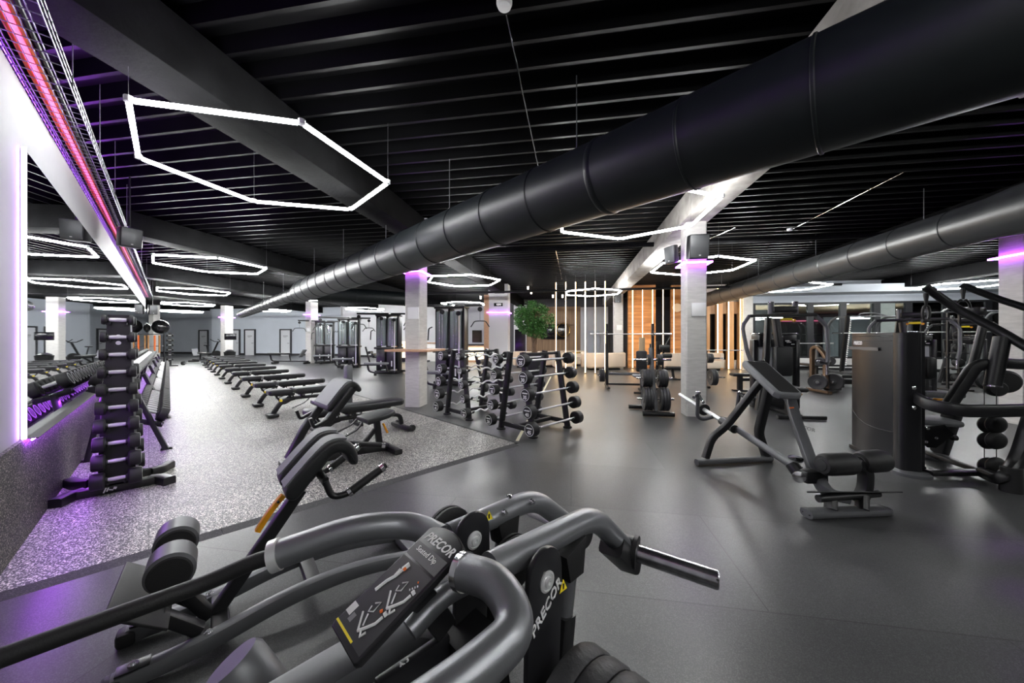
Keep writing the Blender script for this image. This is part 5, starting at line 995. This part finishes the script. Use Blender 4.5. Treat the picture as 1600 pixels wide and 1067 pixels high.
def warn(c, M): m = MB(); m.pad([(-.013, -.011), (.013, -.011), (0, .014)], .0006, M, 0); w = m.build('warning_sticker', 'warn_yellow', t); m = MB(); m.pad([(-.002, -.007), (.002, -.007), (.003, .005), (-.003, .005)], .0009, M, 0); m.build('warning_mark', 'rubber', w)
warn(0, basis(NX, V(0, 0, 1), -AX, onA(880, 915, aN-.063))); warn(0, basis(NX, V(0, 0, 1), -AX, onA(764, 806, aF-.0315)))
for px, py in ((787, 800), (830, 783)):
    c = onA(px, py, aF-.030); la(t, 'lever_bolt', 'chrome', [(.008, 0), (.008, .005), (.005, .005), (.005, .012), (.001, .012)], c, -AX, 12)
la(t, 'lever_bolt', 'chrome', [(.008, 0), (.008, .006), (.001, .008)], onA(796, 793, aF)+V(0, 0, .029), V(0, 0, 1), 12)
# rubber bumpers and their stems
for px, py, a in ((787, 818, aF), (888, 868, aN)):
    c = onA(px, py, a); bb = MB(); bb.pad([(-.042, .022), (.042, .045), (.03, -.045), (-.026, -.045)], .055, basis(NX, V(0, 0, 1), -AX, c+AX*.0275), .006, 2); bb.build('bumper', 'rubber', t); tu(t, 'bumper_stem', 'steel_grey', [c-V(0, 0, .04), c-V(0, 0, .14)-NX*.02], .022, n=18); br(t, 'bumper_stem', 'steel_black', [c-V(0, 0, .13)-NX*.02, c-V(0, 0, .5)-NX*.08], .05, .05, up=NX)
# slotted belt wheels between the frames
for px, py, a in ((700, 832, aF+.10), (800, 880, (aN+aF)/2+.02)):
    c = onA(px, py, a); la(t, 'belt_wheel', 'rubber', [(.02, -.012), (.066, -.012), (.07, -.010), (.070, -.003), (.062, -.002), (.062, .002), (.070, .003), (.07, .010), (.066, .012), (.02, .012)], c, AX, 40)
    for j in range(18): an = 2*PI*j/18; q = c+NX*(.064*math.cos(an))+V(0, 0, .064*math.sin(an)); bx(t, 'wheel_slot', 'rubber', q, (.004, .02, .004), PI/2+TW)
# placard
P_BL, P_dir, P_w = V(0, 0, HC)+V(-.371, .720, .818-HC)*.92, V(.182, .135, .135)*.92, V(.0905, -.0940, 0)*.92
ex, ey = P_w.normalized(), P_dir.normalized(); ez = ex.cross(ey); pc = P_BL+P_w*.5+P_dir*.5; MP = basis(ex, ey, ez, pc)
wp, lp = P_w.length, P_dir.length
pl = MB(); pts = [(-wp/2, -lp/2+.006), (-wp/2+.006, -lp/2), (wp/2-.006, -lp/2), (wp/2, -lp/2+.006), (wp/2, lp/2-.012), (wp/2-.01, lp/2-.002), (wp*.2, lp/2+.006), (0, lp/2+.009), (-wp*.2, lp/2+.006), (-wp/2+.01, lp/2-.002), (-wp/2, lp/2-.012)]
pl.pad(pts, .016, MP@Matrix.Translation((0, 0, -.016)), .004, 3); plc = pl.build('placard', 'satin_black', t, 30, 'black instruction placard tilted towards the user')
def onp(x, y, w, h, m, name, z=.0006): b_ = MB(); b_.box(MP@V(x, y, z/2), (w, h, z), MP.to_3x3()); return b_.build(name, m, plc)
onp(0, .062, wp*.9, .032, 'placard_grey', 'title_panel'); onp(0, -.034, wp*.9, .15, 'placard_dark', 'diagram_panel')
text('PRECOR', .026, MP@Matrix.Translation((0, .095, .0006)), 'white_print', plc, th=.0003, shear=.3, bold=.0006); text('Seated Dip', .016, MP@Matrix.Translation((-.004, .066, .0012)), 'plastic_white', plc, th=.0002)
def fig(pts, r, m, name='diagram_figure'): tu(plc, name, m, [MP@V(x, y, .0012) for x, y in pts], r, 0, 6)
fig([(-.037, -.035), (-.032, -.012), (-.024, .004), (-.022, .024)], .0034, 'white_print'); fig([(-.022, .02), (-.019, .034)], .005, 'white_print'); fig([(-.028, .0), (-.030, .018)], .0015, 'white_print')
fig([(-.0205, .020), (-.0200, .026)], .0046, 'orange_mark', 'muscle_mark')
for ox, oy in ((.026, -.018), (.012, -.070)):
    fig([(ox-.030, oy+.0), (ox-.004, oy-.022)], .0020, 'wall_grey'); fig([(ox-.004, oy-.022), (ox+.006, oy-.010), (ox+.016, oy+.004), (ox+.018, oy+.018)], .0028, 'white_print'); fig([(ox+.018, oy+.021), (ox+.019, oy+.027)], .0046, 'white_print'); fig([(ox-.001, oy-.016), (ox+.010, oy-.024), (ox+.014, oy-.014)], .0022, 'white_print')
    fig([(ox-.022, oy+.022), (ox-.012, oy+.030), (ox-.010, oy+.012), (ox-.020, oy+.006), (ox-.024, oy+.016)], .0013, 'wall_grey', 'diagram_machine'); fig([(ox-.016, oy+.004), (ox-.004, oy-.012)], .0016, 'wall_grey', 'diagram_machine')
fig([(.016, -.050), (.018, -.046)], .003, 'orange_mark', 'muscle_mark'); fig([(.034, .022), (.035, .0225)], .002, 'orange_mark', 'muscle_mark')
for k_ in range(4): fig([(.030+.003*k_, .006+.004*k_), (.033+.003*k_, .004+.004*k_)], .0012, 'wall_grey', 'diagram_machine')
onp(-.048, -.080, .018, .020, 'white_print', 'code_box', .0009); onp(-.030, -.088, .012, .014, 'grey_print', 'small_print', .0009); onp(-.02, -.1075, .075, .004, 'warn_yellow', 'yellow_strip', .0009)
br(t, 'placard_arm', 'steel_black', [pc-ez*.016, pc-ez*.06+NX*.02, pc+NX*.10-V(0, 0, .14)], .05, .03, .03, up=AX)
# lower hood, beams and base
br(t, 'hooded_beam', 'steel_grey', [Q(420, 1120, .62), Q(560, 1030, .74), Q(650, 985, .82), Q(700, 1010, .84), Q(770, 1100, .80)], .10, .06, .10, k=9, r=.02)
tu(t, 'inner_arc', 'gunmetal', [onA(640, 985, .63), onA(690, 930, .63), onA(740, 905, .63)], .022, .05, n=20)
br(t, 'base_beam', 'steel_black', [AN(.62, -.35, .04), AN(.62, .72, .04)], .09, .07); br(t, 'base_cross', 'steel_black', [AN(.20, .62, .04), AN(1.05, .62, .04)], .09, .07); br(t, 'base_cross', 'steel_black', [AN(.25, -.30, .04), AN(1.0, -.30, .04)], .09, .07)
br(t, 'rear_mast', 'steel_black', [AN(.62, .62, .07), AN(.62, .48, .75)], .09, .12, up=AX)
for a in (.41, .83): pass
# weight scale plate with the 20 mark, foam seat roll and stored plates
wd = onA(640, 1062, .50); bx(t, 'scale_plate', 'satin_black', Q(648, 1068, .72), (.16, .02, .12), basis(NX, -AX, V(0, 0, 1), V(0, 0, 0)).to_3x3(), .004)
text('20', .026, basis((-NX*.1+V(0, 0, -1)).normalized(), (NX*.9+V(0, 0, -.1)).normalized(), -AX, Q(629, 1040, .70)-AX*.004), 'white_print', t, bold=.0004)
c = Q(405, 1062, .78); m = MB(); m.lathe([(.02, -.10), (.05, -.10), (.058, -.085), (.058, .085), (.05, .10), (.02, .10)], c-V(0, 0, .035), V(.55, .1, -.85), 32); m.build('foam_roll', 'steel_grey', t, 40)
lab = 'black ribbed weight plates stored low on the near side of the dip machine'
for k in range(4): plate(AN(.40-.045*k, .56, .66), PI/2+TW, .13, lab, 'plates stored on the dip machine', .042)
cy(t, 'storage_peg', 'bar_steel', AN(.45, .56, .66), AN(.22, .56, .66), .025); br(t, 'peg_bracket', 'steel_black', [AN(.44, .56, .66), AN(.46, .56, .07)], .05, .05, up=NX)
# ------------------------------------------------------------------ reception and lounge
t = thing('potted_tree', 'leafy potted tree standing left of the warm light lines', 'plant', V(.86, 13.6, 0)); c = V(.86, 13.6, 0)
pm = MB(); pm.box(c+V(.0, 0, .42), (.74, .5, .84), -TH, .02); pm.build('planter', 'satin_black', t)
sb = MB(); sb.box(c+V(0, 0, .845), (.70, .46, .02), -TH); sb.build('soil', 'tree_bark', t)
tips = []
for k in range(5):
    an = 2*PI*k/5; b0 = c+V(.08*math.cos(an), .06*math.sin(an), .8); b1 = c+V(.06*math.cos(an+1.2), .06*math.sin(an+1.2), 1.25); b2 = c+V(.16*math.cos(an+2), .16*math.sin(an+2), 1.7); b3 = c+V(.40*math.cos(an+2.3), .4*math.sin(an+2.3), 2.3); P_ = rounded([b0, b1, b2, b3], .3, 4)
    MB().sweep(P_, circ(1, 8), scl=[.045*(1-.75*j/(len(P_)-1)) for j in range(len(P_))]).build('trunk', 'tree_bark', t); tips.append(b3)
    for q in range(5):
        an2 = random.uniform(0, 2*PI); e = b3+V(.4*math.cos(an2), .4*math.sin(an2), random.uniform(-.3, .45)); MB().sweep([b2.lerp(b3, random.random()), e], circ(1, 5), scl=[.014, .004]).build('branch', 'tree_bark', t); tips.append(e)
lf = MB(); rnd = random.Random(3)
for k in range(8000):
    while 1:
        p = V(rnd.uniform(-1, 1), rnd.uniform(-1, 1), rnd.uniform(-1, 1))
        if p.length < 1 and noise.noise(p*2.2) > -.18+.25*(p.length-.6): break
    p = c+V(p.x*.80, p.y*.72, 2.14+p.z*.72+.12*(-p.x)); a = V(rnd.gauss(0, 1), rnd.gauss(0, 1), rnd.gauss(-.4, .6)).normalized(); b_ = a.cross(V(rnd.gauss(0, 1), rnd.gauss(0, 1), 1)).normalized(); L_ = rnd.uniform(.06, .10)
    lf.add([p, p+a*L_*.5+b_*L_*.25, p+a*L_, p+a*L_*.5-b_*L_*.25], [(0, 1, 2, 3)])
lf.build('foliage', 'leaf', t, 180)
def tub(c, rz, w, label, grp=None):
    t = thing('lounge_chair' if w < 1.2 else 'sofa', label, 'chair' if w < 1.2 else 'sofa', c, 0, grp); R_ = Matrix.Rotation(rz, 3, 'Z'); c = Vector(c)
    def L(x, y, z): return c+R_@V(x, y, z)
    s_ = MB(); s_.pad([(x, y) for x, y in rrect(w*.86, .62, .2, 4)], .34, basis(R_@V(1, 0, 0), R_@V(0, 1, 0), V(0, 0, 1), L(0, 0, .08)), .06); s_.build('seat_cushion', 'sofa', t, 60)
    arc = [L(w/2*math.cos(an), -.05+.42*math.sin(an), .44) for an in [math.radians(x) for x in range(-20, 201, 20)]]
    MB().sweep(arc, rrect(.14, .66, .065, 3)).build('backrest', 'sofa', t, 60); bx(t, 'plinth', 'steel_black', L(0, 0, .04), (w*.7, .4, .08), rz); return t
tub(V(2.35, 16.3, 0), 2.6, .9, 'cream tub chair behind the second warm light line'); tub(V(4.15, 16.0, 0), 3.3, 2.0, 'cream curved sofa behind the warm light lines, left of the white column')
tub(V(1.75, 17.6, 0), .3, .9, 'cream tub chair right of the tree pot, farther back'); tub(V(2.9, 18.3, 0), .1, 1.9, 'cream sofa along the wood panelling behind the round table'); tub(V(.55, 17.2, 0), 0, .9, 'cream tub chair behind the tree pot', None)
tub(V(7.25, 15.9, 0), 2.6, .95, 'cream tub chair just left of the right concrete column'); tub(V(8.75, 15.6, 0), .2, .95, 'cream tub chair right of the concrete column before the wood fins')
t = thing('side_table', 'small round table with a brass top rim between the cream seats', 'table', V(2.95, 17.0, 0)); c = V(2.95, 17.0, 0)
la(t, 'tabletop', 'brass', [(.001, .70), (.34, .70), (.34, .76), (.001, .76)], c, V(0, 0, 1), 28); la(t, 'pedestal', 'brass', [(.22, 0), (.22, .03), (.05, .06), (.05, .70)], c, V(0, 0, 1), 20)
b = MB(); p, q = onV(845, 22.8), onV(884, 22.8); b.box((p+q)/2+V(0, -.06, 1.85), ((q-p).length, .05, .95), -TH, .01); tag(solo(b, 'television', 'screen', '', ''), 'black wall television on the wood panelling behind the tree', 'television')
def ring(c, r, label, m='led_warm', rr=.03): 
    b = MB(); pts = [c+UX*(r*math.cos(2*PI*k/28))+V(0, 0, r*math.sin(2*PI*k/28)) for k in range(28)]; b.sweep(pts, circ(rr, 8), up=VX, close=True); return b
p = onV(880, 22.7); tag(solo(ring(p+V(0, 0, 1.95), .42, ''), 'ring_mirror', 'brass', '', ''), 'thin brass ring mirror frame at the right end of the wood panelling', 'mirror')
p = onV(1058, 17.72); b = MB(); b.lathe([(.001, -.03), (.19, -.03), (.21, 0), (.19, .03), (.001, .03)], V(p.x, p.y, 2.86), VX, 28); tag(solo(b, 'wall_clock', 'sofa', '', ''), 'round cream wall clock at the left edge of the right concrete column', 'clock')
for k, (px, py) in enumerate(((830, 459), (864, 465), (879, 465), (825, 452), (751, 467))):
    p = Q(px, py, 17.5); b = MB(); b.lathe([(.001, 0), (.032, 0), (.045, .12), (.04, .14)], p); o = solo(b, 'spotlight', 'led_spot', '', ''); tag(o, 'small ceiling spotlight over the reception lounge', 'light', 'spotlights over the lounge'); q = MB(); q.cyl(V(p.x, p.y, p.z+.14), V(p.x, p.y, CEIL-.01), .01, n=6); q.build('stem', 'steel_black', o)
# reception desk with the lit G, and things behind
t = thing('reception_desk', 'white reception desk with a warm lit square letter sign', 'desk', onV(655, 21)); c = onV(655, 21)
bx(t, 'desk_body', 'plaster_box', c+V(0, 0, .55), (3.4, .7, 1.1), -TH, .02); bx(t, 'desk_top', 'wood_edge', c+V(0, 0, 1.13), (3.6, .85, .05), -TH, .008)
c = onV(632, 20); t = thing('letter_sign', 'glowing cream box sign with a golden letter G between two cable towers', 'sign', V(c.x, c.y, 0)); bx(t, 'sign_box', 'led_sign', c+V(0, 0, .74), (1.35, .2, .98), -TH, .03); bx(t, 'sign_foot', 'steel_black', c+V(0, 0, .12), (1.2, .16, .24), -TH)
text('G', .78, facing(c-VX*.102+V(-.28, 0, .80), -VX), 'brass', t, th=.01, bold=.012)
c = onV(748, 20.5); t = thing('lit_counter', 'low counter glowing warm, left of the grey pillar', 'counter', V(c.x, c.y, 0)); bx(t, 'counter_body', 'wood_edge', c+V(0, 0, .5), (1.5, .5, 1.0), -TH, .01); bx(t, 'light_panel', 'led_sign', c-VX*.26+V(0, 0, .5), (1.2, .02, .75), -TH); bx(t, 'counter_top', 'steel_black', c+V(0, 0, 1.04), (1.7, .6, .06), -TH)
# ------------------------------------------------------------------ far left corner
c = F(357, 570); t = thing('waste_bin', 'black woven bin at the foot of the far left column', 'bin', Q(359, 562, 19.8)*1); c = V(Q(359, 562, 19.8).x, 19.8, 0); t.location = c
m = MB(); m.lathe([(.20, 0), (.27, .62), (.28, .66), (.24, .66), (.22, .60)], c, V(0, 0, 1), 20); m.build('bin_body', 'rubber', t)
m = MB(); m.lathe([(.12, .60), (.24, .70), (.1, .78), (.001, .78)], c, V(0, 0, 1), 16); m.build('bin_bag', 'satin_black', t)
b = MB(); b.box(Q(360, 526, 20.2), (.55, .08, .36), .5, .02); b.box(Q(355, 526, 20.5), (.2, .3, .06), .5); tag(solo(b, 'wall_screen', 'screen', '', ''), 'small tilted screen on the far left column above the bin', 'screen')
def small_bench(c, rz, label):
    t = thing('decline_bench', label, 'bench', c, rz); c = Vector(c)
    bx(t, 'flat_pad', 'vinyl', c+V(-.45, 0, .55), (1.3, .3, .09), None, .03); br(t, 'frame', 'steel_black', [c+V(-1.0, 0, .50), c+V(-.9, 0, .14), c+V(1.3, 0, .14)], .07, .07, .15, up=V(0, 1, 0)); bx(t, 'raised_pad', 'vinyl_grey', c+V(.95, 0, .58), (.5, .3, .07), Matrix.Rotation(-.95, 3, 'Y'), .02)
    br(t, 'strut', 'steel_black', [c+V(.15, 0, .5), c+V(.25, 0, .14)], .05, .05, up=V(0, 1, 0))
    for x in (-.7, 1.2): bx(t, 'foot', 'steel_black', c+V(x, 0, .05), (.08, .5, .1), None, .01)
small_bench(onV(448, 17.4), -.1, 'black decline bench standing left of the concrete column near the cable towers')
small_bench(F(315, 566.3), 2.6, 'black incline bench beyond the far end of the bench row')
c = F(331, 562); t = thing('exercise_bike', 'dark exercise bike before the far left column', 'exercise bike', c)
br(t, 'frame', 'steel_black', [c+V(-.5, 0, .05), c+V(.1, 0, .5), c+V(.4, 0, 1.15)], .08, .08, .1, up=V(0, 1, 0)); la(t, 'flywheel', 'rubber', [(.001, -.04), (.27, -.04), (.27, .04), (.001, .04)], c+V(.35, 0, .34), V(0, 1, 0), 24); tu(t, 'handlebar', 'steel_black', [c+V(.15, -.3, 1.35), c+V(.4, -.25, 1.2), c+V(.4, .25, 1.2), c+V(.15, .3, 1.35)], .025, .05); tu(t, 'handlebar', 'steel_black', [c+V(.4, 0, 1.15), c+V(.75, 0, 1.35), c+V(.8, 0, .9)], .025, .1)
bx(t, 'saddle', 'vinyl', c+V(-.35, 0, .95), (.28, .18, .07), None, .03); br(t, 'seat_post', 'steel_black', [c+V(-.35, 0, .92), c+V(-.2, 0, .3)], .05, .05, up=V(0, 1, 0))
for x in (-.5, .6): bx(t, 'foot', 'steel_black', c+V(x, 0, .04), (.1, .55, .08), None, .01)
cy(t, 'stem', 'steel_black', c+V(.35, 0, .3), c+V(.6, 0, .06), .04)
b = thing('barbell', 'small barbell lying on the floor at the far end of the room', 'barbell', F(304, 567.5, .1)); c = F(304, 567.5, .1)
cy(b, 'bar', 'bar_steel', c+V(-.55, 0, 0), c+V(.55, 0, 0), .025)
for x in (-.6, .6): cy(b, 'end_plate', 'rubber', c+V(x-.04, 0, 0), c+V(x+.04, 0, 0), .1)
# ball stand and small rack beyond the long racks
c = AN(23.3, -.50); t = thing('ball_stand', 'upright stand with orange tubes under the glossy balls, past the dumbbell racks', 'stand', c)
for dx in (-.35, .35):
    for dy in (-.25, .25): br(t, 'post', 'steel_black', [c+NX*dx+AX*dy+V(0, 0, .02), c+NX*dx+AX*dy+V(0, 0, 1.64)], .04, .04)
for z in (.5, 1.05, 1.6): br(t, 'shelf_ring', 'steel_black', [c+NX*-.37+V(0, 0, z), c+NX*.37+V(0, 0, z)], .54, .03)
for dx, m_ in ((-.16, 'cardboard'), (.05, 'orange_mark'), (.2, 'cardboard')): cy(t, 'hanging_tube', m_, c+NX*dx-AX*.29+V(0, 0, .75), c+NX*dx-AX*.29+V(0, 0, 1.55), .035, n=14)
for k, (dx, lb) in enumerate(((-.34, 'glossy black exercise ball at the left on top of the stand past the racks'), (.24, 'larger glossy black exercise ball on top of the stand past the racks'))):
    b = MB(); b.sphere(c+NX*dx+V(0, 0, 1.63+(.26 if k == 0 else .32)), .26 if k == 0 else .32, n=32, m=20); b.v = b.v; tag(solo(b, 'exercise_ball', 'glossy_ball', '', ''), lb, 'ball')
c = AN(24.8, .05); t = thing('mini_dumbbell_rack', 'tiny-looking upright dumbbell rack in the distance right of the orange tubes', 'dumbbell rack', c); bx(t, 'post', 'steel_black', c+V(0, 0, .85), (.12, .12, 1.7), PI/2-TW); bx(t, 'base', 'steel_black', c+V(0, 0, .04), (.6, .5, .08), PI/2-TW, .01)
for k in range(6):
    d = dup(proto[5], label='small dumbbell on the distant upright rack', group='dumbbells on the distant rack'); d.location = c-AX*.14+V(0, 0, .3+.24*k); d.rotation_euler = (0, 0, PI/2-TW)
#MORE5
